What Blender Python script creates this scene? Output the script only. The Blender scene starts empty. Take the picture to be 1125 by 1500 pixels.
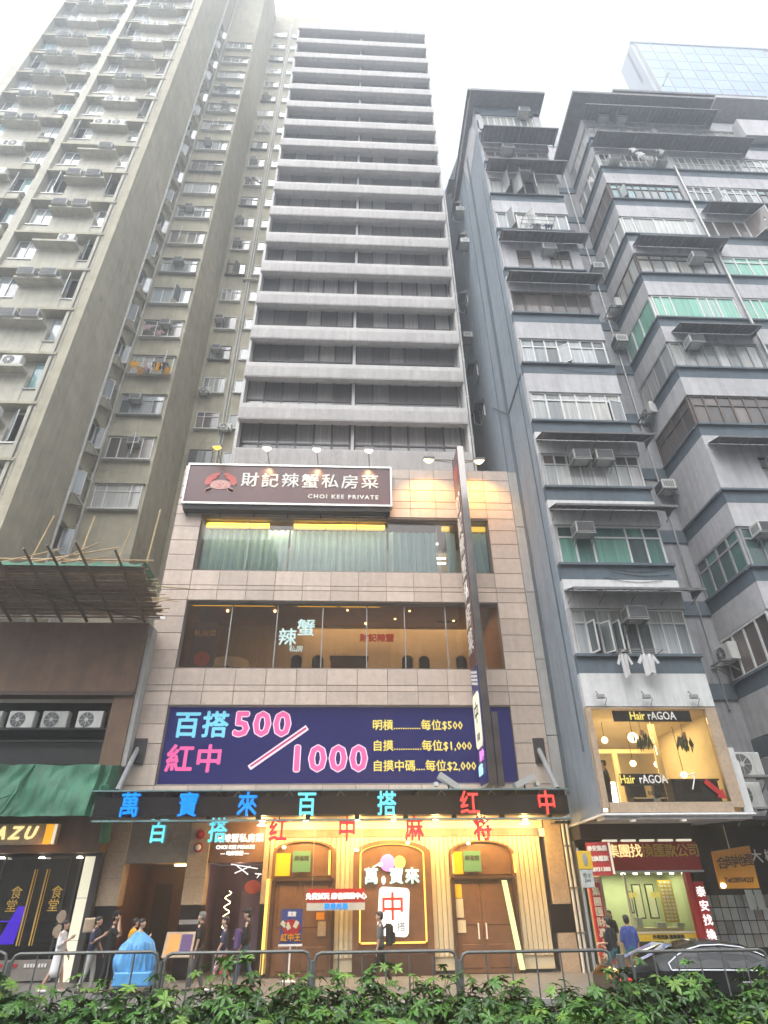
import bpy, bmesh, math, random
from mathutils import Vector, Matrix, noise
rnd = random.Random(7)
S = bpy.context.scene
COL = S.collection
R = math.radians
# ------------------------------------------------------------------ camera
cam = bpy.data.cameras.new('camera'); camo = bpy.data.objects.new('camera', cam); COL.objects.link(camo)
cam.sensor_fit = 'VERTICAL'; cam.sensor_height = 36.0; cam.sensor_width = 27.0
cam.lens = 36.0 * 882.8 / 1500.0
cam.clip_start = 0.05; cam.clip_end = 3000
PIT, YAW, ROL = R(32.27), R(3.11), R(-0.724)
_fw = Vector((math.sin(YAW) * math.cos(PIT), math.cos(YAW) * math.cos(PIT), math.sin(PIT)))
_r = Vector((math.cos(YAW), -math.sin(YAW), 0)); _u = _r.cross(_fw)
_x = math.cos(ROL) * _r + math.sin(ROL) * _u; _y = -math.sin(ROL) * _r + math.cos(ROL) * _u
camo.matrix_world = Matrix(((_x.x, _y.x, -_fw.x, 0), (_x.y, _y.y, -_fw.y, -23.0), (_x.z, _y.z, -_fw.z, 2.15), (0, 0, 0, 1)))
S.camera = camo
# ------------------------------------------------------------------ world, sun, exposure
W = bpy.data.worlds.new('World'); S.world = W; W.use_nodes = True
nt = W.node_tree; nt.nodes.clear()
sky = nt.nodes.new('ShaderNodeTexSky'); sky.sky_type = 'NISHITA'; sky.sun_disc = False
SUN_EL, SUN_AZ = R(58), R(205)
sky.sun_elevation = SUN_EL; sky.sun_rotation = SUN_AZ; sky.dust_density = 4.0; sky.ozone_density = 1.0; sky.air_density = 1.0
hs = nt.nodes.new('ShaderNodeHueSaturation'); hs.inputs['Saturation'].default_value = 0.08
bg = nt.nodes.new('ShaderNodeBackground'); bg.inputs['Strength'].default_value = 0.15
wo = nt.nodes.new('ShaderNodeOutputWorld')
nt.links.new(sky.outputs[0], hs.inputs['Color']); nt.links.new(hs.outputs[0], bg.inputs[0]); nt.links.new(bg.outputs[0], wo.inputs[0])
sl = bpy.data.lights.new('sun', 'SUN'); sl.energy = 0.6; sl.angle = R(40); sl.color = (1, .97, .92)
so = bpy.data.objects.new('sun', sl); COL.objects.link(so)
sd = Vector((math.sin(SUN_AZ) * math.cos(SUN_EL), math.cos(SUN_AZ) * math.cos(SUN_EL), math.sin(SUN_EL)))
so.rotation_euler = sd.to_track_quat('Z', 'Y').to_euler(); so.location = (0, -40, 80)
S.view_settings.view_transform = 'Standard'; S.view_settings.look = 'None'; S.view_settings.gamma = 1
S.view_settings.use_curve_mapping = False
EXPO = 1.5
S.view_settings.exposure = EXPO
S.render.engine = 'CYCLES'
cy = S.cycles; cy.use_denoising = True; cy.max_bounces = 6; cy.diffuse_bounces = 3; cy.glossy_bounces = 3
cy.transmission_bounces = 6; cy.transparent_max_bounces = 12; cy.volume_bounces = 1; cy.sample_clamp_indirect = 4
try: cy.denoiser = 'OPENIMAGEDENOISE'
except Exception: pass
EG = 2.0 ** -EXPO          # what gives off light is set in picture terms

# ------------------------------------------------------------------ materials
def _n(t, k, **kw):
    n = t.nodes.new(k)
    for a, v in kw.items(): setattr(n, a, v)
    return n
def mat(name, col, rough=.7, var=.12, scale=3.0, bump=0., bscale=40., metal=0., streak=0., obj=0., spec=.5, stain=None, grain=None, coords='Object', trans=0.):
    """procedural surface: base colour with soft mottling, optional rain streaks, stains, per-piece variation and fine relief"""
    m = bpy.data.materials.new(name); m.use_nodes = True; t = m.node_tree; L = t.links.new
    p = t.nodes['Principled BSDF']; p.inputs['Roughness'].default_value = rough; p.inputs['Metallic'].default_value = metal
    p.inputs['Specular IOR Level'].default_value = spec
    p.inputs['Base Color'].default_value = (*col, 1)
    g = _n(t, 'ShaderNodeNewGeometry'); cur = None
    def mul(cur, fac_out, lo, hi):
        mr = _n(t, 'ShaderNodeMapRange'); mr.inputs['From Min'].default_value = .3; mr.inputs['From Max'].default_value = .7
        mr.inputs['To Min'].default_value = lo; mr.inputs['To Max'].default_value = hi; L(fac_out, mr.inputs['Value'])
        mx = _n(t, 'ShaderNodeMix', data_type='RGBA', blend_type='MULTIPLY'); mx.inputs[0].default_value = 1
        if cur is None: mx.inputs[6].default_value = (*col, 1)
        else: L(cur, mx.inputs[6])
        L(mr.outputs[0], mx.inputs[7]); return mx.outputs[2]
    if var:
        n1 = _n(t, 'ShaderNodeTexNoise'); n1.inputs['Scale'].default_value = scale; n1.inputs['Detail'].default_value = 6
        L(g.outputs['Position'], n1.inputs['Vector']); cur = mul(cur, n1.outputs[0], 1 - var, 1 + var)
        n3 = _n(t, 'ShaderNodeTexNoise'); n3.inputs['Scale'].default_value = scale * .13; n3.inputs['Detail'].default_value = 3
        L(g.outputs['Position'], n3.inputs['Vector']); cur = mul(cur, n3.outputs[0], 1 - var * .8, 1 + var * .8)
    if streak:
        mp = _n(t, 'ShaderNodeMapping'); mp.inputs['Scale'].default_value = (3.2, 3.2, .16); L(g.outputs['Position'], mp.inputs[0])
        n2 = _n(t, 'ShaderNodeTexNoise'); n2.inputs['Scale'].default_value = 1.3; n2.inputs['Detail'].default_value = 7; n2.inputs['Roughness'].default_value = .65
        L(mp.outputs[0], n2.inputs['Vector']); cur = mul(cur, n2.outputs[0], 1 + streak * .25, 1 - streak)
    if obj:
        oi = _n(t, 'ShaderNodeObjectInfo'); mr = _n(t, 'ShaderNodeMapRange')
        mr.inputs['To Min'].default_value = 1 - obj; mr.inputs['To Max'].default_value = 1 + obj; L(oi.outputs['Random'], mr.inputs['Value'])
        mx = _n(t, 'ShaderNodeMix', data_type='RGBA', blend_type='MULTIPLY'); mx.inputs[0].default_value = 1
        if cur is None: mx.inputs[6].default_value = (*col, 1)
        else: L(cur, mx.inputs[6])
        L(mr.outputs[0], mx.inputs[7]); cur = mx.outputs[2]
    if stain:
        n4 = _n(t, 'ShaderNodeTexNoise'); n4.inputs['Scale'].default_value = .9; n4.inputs['Detail'].default_value = 8; n4.inputs['Roughness'].default_value = .7
        L(g.outputs['Position'], n4.inputs['Vector'])
        mr = _n(t, 'ShaderNodeMapRange'); mr.inputs['From Min'].default_value = .56; mr.inputs['From Max'].default_value = .72; L(n4.outputs[0], mr.inputs['Value'])
        mx = _n(t, 'ShaderNodeMix', data_type='RGBA')
        L(mr.outputs[0], mx.inputs[0])
        if cur is None: mx.inputs[6].default_value = (*col, 1)
        else: L(cur, mx.inputs[6])
        mx.inputs[7].default_value = (*stain, 1); cur = mx.outputs[2]
    if cur is not None: L(cur, p.inputs['Base Color'])
    if bump:
        n5 = _n(t, 'ShaderNodeTexNoise'); n5.inputs['Scale'].default_value = bscale; n5.inputs['Detail'].default_value = 4
        if grain:
            mp = _n(t, 'ShaderNodeMapping'); mp.inputs['Scale'].default_value = grain; L(g.outputs['Position'], mp.inputs[0]); L(mp.outputs[0], n5.inputs['Vector'])
        else: L(g.outputs['Position'], n5.inputs['Vector'])
        b = _n(t, 'ShaderNodeBump'); b.inputs['Strength'].default_value = bump; b.inputs['Distance'].default_value = .02
        L(n5.outputs[0], b.inputs['Height']); L(b.outputs[0], p.inputs['Normal'])
    return m
def emat(name, col, s):
    m = bpy.data.materials.new(name); m.use_nodes = True; p = m.node_tree.nodes['Principled BSDF']
    p.inputs['Base Color'].default_value = (*[c * .5 for c in col], 1); p.inputs['Emission Color'].default_value = (*col, 1)
    p.inputs['Emission Strength'].default_value = s * EG; p.inputs['Specular IOR Level'].default_value = .2; p.inputs['Roughness'].default_value = .4
    return m
def glassmat(name, tint=(1, 1, 1), refl=1.0, rough=.01):
    """thin see-through pane: clear pass-through with the mirror-like sheen of glass"""
    m = bpy.data.materials.new(name); m.use_nodes = True; t = m.node_tree; t.nodes.clear(); L = t.links.new
    o = _n(t, 'ShaderNodeOutputMaterial'); mx = _n(t, 'ShaderNodeMixShader'); tr = _n(t, 'ShaderNodeBsdfTransparent'); gl = _n(t, 'ShaderNodeBsdfGlossy')
    tr.inputs[0].default_value = (*tint, 1); gl.inputs['Roughness'].default_value = rough; gl.inputs[0].default_value = (refl, refl, refl, 1)
    f = _n(t, 'ShaderNodeFresnel'); f.inputs[0].default_value = 1.5
    L(f.outputs[0], mx.inputs[0]); L(tr.outputs[0], mx.inputs[1]); L(gl.outputs[0], mx.inputs[2]); L(mx.outputs[0], o.inputs[0])
    return m
def panemat(name, stops, rough=.04, spec=.5, wavy=.0):
    """window pane seen from the street: what hangs or stands behind it differs from pane to pane, under a glossy coat"""
    m = bpy.data.materials.new(name); m.use_nodes = True; t = m.node_tree; L = t.links.new; p = t.nodes['Principled BSDF']
    p.inputs['Roughness'].default_value = .6; p.inputs['Coat Weight'].default_value = 1.0; p.inputs['Coat Roughness'].default_value = rough; p.inputs['Specular IOR Level'].default_value = spec
    p.inputs['Coat IOR'].default_value = 1.55
    oi = _n(t, 'ShaderNodeObjectInfo'); cr = _n(t, 'ShaderNodeValToRGB'); cr.color_ramp.interpolation = 'CONSTANT'
    e = cr.color_ramp.elements
    while len(e) > 1: e.remove(e[0])
    e[0].position = 0; e[0].color = (*stops[0], 1)
    for i, c in enumerate(stops[1:], 1):
        q = e.new(i / len(stops)); q.color = (*c, 1)
    L(oi.outputs['Random'], cr.inputs[0])
    g = _n(t, 'ShaderNodeNewGeometry'); mp = _n(t, 'ShaderNodeMapping'); mp.inputs['Scale'].default_value = (7, 7, .25); L(g.outputs['Position'], mp.inputs[0])
    n = _n(t, 'ShaderNodeTexNoise'); n.inputs['Scale'].default_value = 1.6; n.inputs['Detail'].default_value = 3; L(mp.outputs[0], n.inputs['Vector'])
    mr = _n(t, 'ShaderNodeMapRange'); mr.inputs['From Min'].default_value = .3; mr.inputs['From Max'].default_value = .7; mr.inputs['To Min'].default_value = .72; mr.inputs['To Max'].default_value = 1.25; L(n.outputs[0], mr.inputs['Value'])
    mx = _n(t, 'ShaderNodeMix', data_type='RGBA', blend_type='MULTIPLY'); mx.inputs[0].default_value = 1
    L(cr.outputs[0], mx.inputs[6]); L(mr.outputs[0], mx.inputs[7]); L(mx.outputs[2], p.inputs['Base Color'])
    return m

M = dict(
 tan=mat('tan_render', (.50, .475, .395), .85, .09, 2.2, .25, 18, streak=.20, stain=(.36, .33, .25)),
 tan_shade=mat('tan_shaded', (.435, .40, .30), .9, .14, 1.1, .25, 18, streak=.20, stain=(.24, .21, .15)),  # same render as tan, stained, its colour darkened for the less lit walls
 concrete=mat('pale_concrete', (.50, .472, .455), .85, .08, 4, .3, 60, streak=.22, grain=(14, 14, .4)),
 concrete2=mat('smooth_concrete', (.56, .535, .515), .8, .06, 3, .1, 30, streak=.14),
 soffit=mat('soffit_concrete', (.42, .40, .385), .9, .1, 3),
 tile=mat('stone_tile', (.56, .45, .375), .42, .10, 34, .04, 60, obj=.12, streak=.14),
 joint=mat('joint_mortar', (.24, .195, .165), .9, .1),
 trim=mat('grey_trim', (.38, .37, .35), .7, .1, streak=.2),
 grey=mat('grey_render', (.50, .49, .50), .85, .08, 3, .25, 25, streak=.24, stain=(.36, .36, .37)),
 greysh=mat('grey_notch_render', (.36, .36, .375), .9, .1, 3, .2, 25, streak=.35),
 blue=mat('blue_grey_render', (.255, .295, .335), .85, .1, 1.5, .25, 14, streak=.22, stain=(.20, .24, .275)),
 band=mat('slate_band', (.105, .135, .160), .8, .12, 3, .15, 25, streak=.2),
 white=mat('white_paint', (.66, .66, .65), .6, .07, 5, .1, 30, streak=.2),
 frame_w=mat('white_frame', (.62, .62, .60), .45, .06), frame_g=mat('grey_frame', (.30, .30, .30), .5, .06), frame_d=mat('dark_frame', (.045, .04, .04), .4, .1),
 frame_b=mat('brown_frame', (.10, .075, .06), .5, .1),
 metal=mat('galvanised_metal', (.30, .30, .29), .45, .12, 8, metal=.6), steel=mat('polished_steel', (.37, .34, .32), .09, .03, 2, metal=1., bump=.10, bscale=2.2),
 awning=mat('awning_sheet', (.16, .155, .16), .7, .2, 4, .3, 10, streak=.3),
 acw=mat('ac_white', (.58, .58, .55), .5, .08, 3, streak=.15, obj=.14), acg=mat('ac_grille', (.12, .12, .125), .6, .1, obj=.2),
 rail=mat('rail_grey', (.17, .175, .17), .4, .12, 10, metal=.35),
 pipe=mat('white_pipe', (.55, .54, .50), .5, .12, 4), pvc=mat('grey_pipe', (.26, .27, .28), .45, .1, 4),
 brown=mat('brown_board', (.165, .097, .058), .7, .16, 2.5, .2, 30, streak=.25), darkwood=mat('dark_wood', (.060, .033, .023), .45, .2, 5, .1, 30, grain=(4, 4, .4)),
 black=mat('black_panel', (.012, .011, .012), .3, .2), blackm=mat('black_matt', (.022, .021, .022), .8, .2), tealg=mat('teal_glass_plate', (.17, .27, .27), .12, .1, 2),
 bamboo=mat('bamboo', (.46, .33, .17), .55, .18, 6, obj=.25), bamboo_d=mat('bamboo_dark', (.15, .095, .055), .6, .2, 6, obj=.3), plank=mat('scaffold_plank', (.29, .195, .125), .8, .2, 5, .4, 20, grain=(.5, 5, 5), obj=.28),
 tarp=mat('green_tarp', (.03, .15, .08), .6, .25, 2, .5, 6, streak=.3), bluebag=mat('blue_bag', (.10, .33, .64), .42, .14, 5, .6, 7),
 maroon=mat('maroon_sign', (.115, .050, .052), .35, .06, 2), signw=mat('sign_letter_white', (.80, .77, .72), .5, .02), alu=mat('aluminium', (.60, .60, .58), .35, .06, metal=.5),
 crab=mat('crab_red', (.50, .085, .07), .5, .05), crabl=mat('crab_pale', (.62, .34, .30), .5, .08, 60),
 cream=mat('cream_cladding', (.62, .53, .36), .55, .05, 3), tanstone=mat('tan_stone', (.42, .315, .22), .6, .14, 14, .1, 40), walnut=mat('walnut', (.165, .084, .048), .42, .16, 4, .08, 40, grain=(3, 3, .4)),
 greywood=mat('grey_wood', (.20, .165, .13), .6, .2, 5, grain=(.4, 5, 5), bump=.2), portal=mat('grey_portal', (.24, .21, .185), .7, .12, 5),
 road=mat('asphalt', (.05, .05, .052), .9, .2, 6, .5, 90), pave=mat('paving', (.15, .14, .13), .85, .12, 4, .2, 50), kerb=mat('kerb_concrete', (.30, .29, .28), .9, .12, 5), soil=mat('soil', (.045, .033, .022), .95, .3, 9, .8, 30),
 red=mat('red_sign', (.40, .018, .020), .4, .05), orange=mat('orange_sign', (.62, .25, .012), .45, .06), gold=mat('gold_letter', (.75, .48, .09), .35, .1), yellow=mat('yellow_sign', (.72, .46, .03), .5, .05),
 curtain=mat('pale_teal_curtain', (.60, .80, .76), .9, .06, 3), curtw=mat('white_curtain', (.6, .58, .54), .9, .05), room=mat('room_brown', (.25, .145, .075), .7, .1), roomw=mat('room_cream', (.62, .52, .36), .8, .06), roomg=mat('room_green', (.48, .52, .34), .7, .06), purple=mat('purple_wall', (.115, .07, .105), .6, .1),
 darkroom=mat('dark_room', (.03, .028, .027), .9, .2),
 carg=panemat('car_glass', [(.012, .013, .014)], .02), carb=mat('car_black', (.008, .009, .010), .08, .0, spec=.8), chrome=mat('chrome_trim', (.70, .71, .72), .12, .02, metal=.9), tyre=mat('tyre', (.02, .02, .02), .8, .1), rim=mat('alloy_rim', (.45, .45, .46), .25, .05, metal=.9),
 skin=mat('skin', (.50, .315, .225), .55, .04, 9, spec=.35), hair=mat('black_hair', (.014, .012, .012), .45, .2, 30, .5, 60), hairg=mat('grey_hair', (.16, .155, .15), .5, .25, 30, .5, 60),
 led=emat('gold_led', (1.0, .55, .10), 2.4), warm=emat('warm_lamp', (1.0, .74, .38), 7), coolw=emat('white_lamp', (1.0, .93, .80), 6), whitelit=emat('lit_white', (1, .98, .95), 1.25),
 yellowlit=emat('yellow_tube', (1.0, .62, .03), 1.15), amber=emat('amber_flood', (1.0, .55, .08), 3),
 nblue=emat('neon_blue', (.0, .27, 1.0), 1.1), ncyan=emat('neon_cyan', (.16, .84, 1.0), 1.0), nred=emat('neon_red', (1.0, .085, .07), 1.05), nred2=emat('neon_crimson', (1.0, .06, .09), .85),
 dblue=emat('neon_side_blue', (.0, .10, .42), .55), dcyan=emat('neon_side_cyan', (.03, .30, .40), .5), dred=emat('neon_side_red', (.38, .01, .012), .5),
 ledblue=emat('led_screen_blue', (.010, .014, .105), .8), ledcyan=emat('led_cyan', (.20, .62, .78), .85), ledpink=emat('led_pink', (.88, .14, .38), .72), ledpinkd=emat('led_deep_pink', (.55, .04, .17), .7), ledpale=emat('led_pale_pink', (1, .78, .84), .8), ledyel=emat('led_yellow', (.95, .76, .16), .75), ledink=emat('led_ink', (.10, .06, .005), .3),
 purplelit=emat('violet_glow', (.10, .02, 1.0), .9), azulit=emat('lit_cream_letter', (1.0, .82, .36), 1.1), redlit=emat('red_lit', (1, .06, .04), .75), pinklit=emat('pink_lit', (.95, .30, .85), .95), lemon=emat('lemon_lit', (1, .86, .18), 1.05), palecyan=emat('pale_cyan_lit', (.50, .92, .92), 1.0), greenlit=emat('green_panel_lit', (.16, .34, .17), .40),
 warmpanel=emat('amber_panel_lit', (1.0, .48, .02), .9), shoplit=emat('shop_panel_lit', (.80, .82, .45), .55), ledtube=emat('pale_tube', (.82, .93, .42), 1.0), creamlit=emat('cream_panel_lit', (1.0, .95, .72), .75),
 clear=glassmat('clear_glass', (.93, .95, .95)), warm_tint=glassmat('warm_tint_glass', (.96, .86, .70), .8), clear2=glassmat('shop_glass', (.9, .9, .86)),  # dining panes: tint added to make the room light look warmer
 p_grey=panemat('pane_tower', [(.10, .09, .09), (.17, .155, .155), (.13, .118, .118), (.33, .31, .30), (.20, .185, .18), (.08, .07, .07), (.24, .22, .215)], .05, wavy=.1),
 p_home=panemat('pane_home', [(.05, .06, .06), (.22, .24, .25), (.40, .42, .43), (.12, .14, .14), (.30, .34, .36), (.07, .08, .085)]),
 p_curt=panemat('pane_curtained', [(.40, .39, .36), (.30, .31, .30), (.46, .46, .44), (.20, .21, .21), (.36, .36, .34)]),
 p_green=panemat('pane_green', [(.03, .085, .075), (.05, .15, .125), (.022, .055, .05), (.10, .26, .20)], .03), p_mint=panemat('pane_mint', [(.14, .42, .30), (.20, .48, .36), (.28, .46, .38), (.18, .44, .32)], .05),
 p_brown=panemat('pane_brown', [(.055, .042, .036), (.10, .075, .065), (.16, .125, .11), (.075, .06, .055)], .08), p_teal=panemat('pane_teal', [(.20, .36, .37), (.14, .25, .27), (.26, .30, .30), (.18, .20, .21)]),
 hazewall=mat('pale_blue_wall', (.34, .37, .40), .8, .06, 1), p_sky=panemat('pane_sky', [(.13, .24, .42), (.17, .28, .46), (.11, .21, .38)], .03),
 cloth_w=mat('cloth_white', (.72, .70, .70), .9, .06), cloth_navy=mat('cloth_navy', (.035, .045, .085), .9, .1, 8), cloth_black=mat('cloth_black', (.014, .014, .015), .9, .1), cloth_y=mat('cloth_yellow', (.72, .36, .012), .9, .08), cloth_grey=mat('cloth_grey', (.10, .10, .105), .9, .1), cloth_pink=mat('cloth_pink_print', (.52, .36, .36), .9, .4, 14), cloth_teal=mat('cloth_teal', (.03, .12, .14), .9, .1), cloth_blue=mat('cloth_blue', (.032, .055, .20), .9, .1), cloth_l=mat('cloth_pale_grey', (.44, .46, .44), .9, .1), cloth_olive=mat('cloth_olive', (.22, .22, .10), .9, .3, 14), denim=mat('denim', (.06, .09, .15), .9, .15, 8), shoe=mat('shoe_dark', (.03, .028, .028), .6, .1), shoe_w=mat('shoe_white', (.65, .63, .60), .6, .1), bagp=mat('bag_violet', (.10, .055, .17), .7, .1), bagr=mat('bag_red', (.50, .03, .08), .6, .1),
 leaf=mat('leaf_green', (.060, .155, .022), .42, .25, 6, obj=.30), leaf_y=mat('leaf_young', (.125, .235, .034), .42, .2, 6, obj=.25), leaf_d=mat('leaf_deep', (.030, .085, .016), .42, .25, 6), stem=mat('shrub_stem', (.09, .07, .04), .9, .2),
)
# ------------------------------------------------------------------ mesh helpers
class MB:
    def __init__(s): s.v = []; s.f = []; s.m = []
    def quad(s, a, b, c, d, m=0):
        i = len(s.v); s.v += [a, b, c, d]; s.f.append((i, i + 1, i + 2, i + 3)); s.m.append(m); return s
    def poly(s, pts, m=0):
        i = len(s.v); s.v += list(pts); s.f.append(tuple(range(i, i + len(pts)))); s.m.append(m); return s
    def box(s, x0, x1, y0, y1, z0, z1, m=0):
        i = len(s.v)
        s.v += [(x0, y0, z0), (x1, y0, z0), (x1, y1, z0), (x0, y1, z0), (x0, y0, z1), (x1, y0, z1), (x1, y1, z1), (x0, y1, z1)]
        for f in ((0, 3, 2, 1), (4, 5, 6, 7), (0, 1, 5, 4), (1, 2, 6, 5), (2, 3, 7, 6), (3, 0, 4, 7)):
            s.f.append(tuple(i + k for k in f)); s.m.append(m)
        return s
    def bbox(s, x0, x1, y0, y1, z0, z1, b=.01, m=0):
        """box whose front (-y) edges are chamfered"""
        pr = [(x0, y1), (x0, y0 + b), (x0 + b, y0), (x1 - b, y0), (x1, y0 + b), (x1, y1)]
        i = len(s.v); n = len(pr)
        for z, k in ((z0, 0), (z0 + b, 1), (z1 - b, 1), (z1, 0)):
            for (x, y) in pr:
                if not k: y = max(y, min(y + b, y1)) if y < y1 else y
                s.v.append((x, y, z))
        for r in range(3):
            for j in range(n):
                a = i + r * n + j; c = i + r * n + (j + 1) % n; s.f.append((a, c, c + n, a + n)); s.m.append(m)
        s.f.append(tuple(i + j for j in reversed(range(n)))); s.m.append(m); s.f.append(tuple(i + 3 * n + j for j in range(n))); s.m.append(m)
        return s
    def tube(s, p0, p1, r, n=8, m=0, r2=None, cap=True):
        p0, p1 = Vector(p0), Vector(p1); d = p1 - p0
        if d.length < 1e-6: return s
        q = d.to_track_quat('Z', 'Y'); r2 = r if r2 is None else r2; i = len(s.v)
        for c, rr in ((p0, r), (p1, r2)):
            for k in range(n):
                a = 2 * math.pi * k / n; s.v.append(tuple(c + q @ Vector((rr * math.cos(a), rr * math.sin(a), 0))))
        for k in range(n):
            s.f.append((i + k, i + (k + 1) % n, i + n + (k + 1) % n, i + n + k)); s.m.append(m)
        if cap:
            s.f.append(tuple(i + k for k in reversed(range(n)))); s.m.append(m); s.f.append(tuple(i + n + k for k in range(n))); s.m.append(m)
        return s
    def path(s, pts, r, n=8, m=0):
        for a, b in zip(pts, pts[1:]): s.tube(a, b, r, n, m)
        for p in pts[1:-1]: s.ball(p, (r, r, r), n, max(4, n // 2), m)
        return s
    def ball(s, c, rad, nu=12, nv=8, m=0):
        if isinstance(rad, (int, float)): rad = (rad,) * 3
        i = len(s.v)
        for a in range(nv + 1):
            t = math.pi * a / nv
            for b in range(nu):
                p = 2 * math.pi * b / nu
                s.v.append((c[0] + rad[0] * math.sin(t) * math.cos(p), c[1] + rad[1] * math.sin(t) * math.sin(p), c[2] + rad[2] * math.cos(t)))
        for a in range(nv):
            for b in range(nu):
                k = i + a * nu + b; l = i + a * nu + (b + 1) % nu
                s.f.append((k, k + nu, l + nu, l)); s.m.append(m)
        return s
    def ext(s, pts, axis, a0, a1, m=0, m2=None):
        """prism: outline pts in the two other axes, pushed from a0 to a1 along axis"""
        def P(u, v, a): return (a, u, v) if axis == 'x' else (u, a, v) if axis == 'y' else (u, v, a)
        i = len(s.v); n = len(pts)
        s.v += [P(u, v, a0) for u, v in pts] + [P(u, v, a1) for u, v in pts]
        for k in range(n): s.f.append((i + k, i + (k + 1) % n, i + n + (k + 1) % n, i + n + k)); s.m.append(m if m2 is None else m2)
        s.f.append(tuple(i + k for k in range(n))); s.m.append(m); s.f.append(tuple(i + n + k for k in reversed(range(n)))); s.m.append(m)
        return s
    def mesh(s, name, mats, smooth=False):
        me = bpy.data.meshes.new(name); me.from_pydata(s.v, [], s.f)
        for k in (mats if isinstance(mats, (list, tuple)) else [mats]): me.materials.append(M[k] if isinstance(k, str) else k)
        me.polygons.foreach_set('material_index', s.m)
        if smooth: me.polygons.foreach_set('use_smooth', [True] * len(s.f))
        bm = bmesh.new(); bm.from_mesh(me); bmesh.ops.recalc_face_normals(bm, faces=bm.faces); bm.to_mesh(me); bm.free()
        me.update(); return me
    def build(s, name, mats, parent=None, loc=None, smooth=False, rz=0, **kw):
        return put(s.mesh(name, mats, smooth), name, parent, loc, rz, **kw)
WL = {}
def put(me, name, parent=None, loc=None, rz=0, local=False, **kw):
    """link one object; loc is where its mesh's origin stands in the world (local=True: in its parent's space)"""
    o = bpy.data.objects.new(name, me); COL.objects.link(o); loc = Vector(loc or (0, 0, 0))
    if parent is not None:
        o.parent = parent
        o.location = loc if local else loc - WL.get(parent.name, Vector((0, 0, 0)))
        WL[o.name] = (WL.get(parent.name, Vector()) + loc) if local else loc
    else: o.location = loc; WL[o.name] = loc
    o.rotation_euler = (0, 0, rz)
    for k, v in kw.items(): o[k] = v
    return o
def thing(name, label, cat, loc=(0, 0, 0), group=None, rz=0):
    return tag(put(None, name, None, loc, rz), label, cat, group)
def tag(o, label, cat, group=None):
    o['label'] = label; o['category'] = cat
    if group: o['group'] = group
    return o
def struct(name, mb, m, smooth=False):
    o = mb.build(name, m, smooth=smooth); o['kind'] = 'structure'; return o
_font = None
def text_mesh(name, s, size, mats, depth=.02, bold=0., align='CENTER', sx=1., space=1.):
    c = bpy.data.curves.new('t', 'FONT'); c.body = s; c.size = size; c.extrude = depth / 2; c.align_x = align; c.align_y = 'CENTER'; c.resolution_u = 1 if ord(s[0]) > 999 else 2; c.space_character = space
    o = bpy.data.objects.new('t', c); COL.objects.link(o)
    dg = bpy.context.evaluated_depsgraph_get(); dg.update()
    me = bpy.data.meshes.new_from_object(o.evaluated_get(dg)); bpy.data.objects.remove(o); bpy.data.curves.remove(c)
    me.name = name
    if bold:      # heavier strokes: the same letters again, shifted round a small ring, each a hair behind the last
        bm = bmesh.new(); r = bold * .85; n = 8 if size > .3 else 4
        for k in range(n + 1):
            m2 = me.copy()
            m2.transform(Matrix.Translation((0, 0, 0) if k == 0 else (r * math.cos(6.2832 * k / n), r * math.sin(6.2832 * k / n), -.0006 * k)))
            bm.from_mesh(m2); bpy.data.meshes.remove(m2)
        bm.to_mesh(me); bm.free()
    me.transform(Matrix.Rotation(math.pi / 2, 4, 'X') @ Matrix.Diagonal((sx, 1, 1, 1)))
    me.materials.clear()
    for k in (mats if isinstance(mats, (list, tuple)) else [mats]): me.materials.append(M[k])
    if isinstance(mats, (list, tuple)) and len(mats) > 1:
        for p in me.polygons: p.material_index = 0 if abs(p.normal.y) > .7 else 1
    return me
def text(name, s, size, mats, loc, parent=None, rz=0, **kw):
    return put(text_mesh(name, s, size, mats, **kw), name, parent, loc, rz)
def light(name, kind, loc, energy, col=(1, .75, .4), size=.3, rot=None, spot=None, sy=None):
    l = bpy.data.lights.new(name, kind); l.energy = energy * EG; l.color = col
    if kind == 'AREA':
        l.size = size
        if sy: l.shape = 'RECTANGLE'; l.size_y = sy
    else: l.shadow_soft_size = size
    if kind == 'SPOT': l.spot_size = R(spot or 90); l.spot_blend = .7
    o = bpy.data.objects.new(name, l); COL.objects.link(o); o.location = loc
    if rot: o.rotation_euler = Vector(rot).to_track_quat('-Z', 'Y').to_euler()
    return o
ORD = 'first second third fourth fifth sixth seventh eighth ninth tenth eleventh twelfth thirteenth fourteenth fifteenth sixteenth seventeenth eighteenth nineteenth twentieth'.split()

def vis(x, y, z, mg=.06):
    v = camo.matrix_world.inverted() @ Vector((x, y, z))
    if v.z > -.1: return False
    u, w = v.x / -v.z * 882.8 / 1125, v.y / -v.z * 882.8 / 1500
    return abs(u) < .5 + mg and abs(w) < .5 + mg
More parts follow.
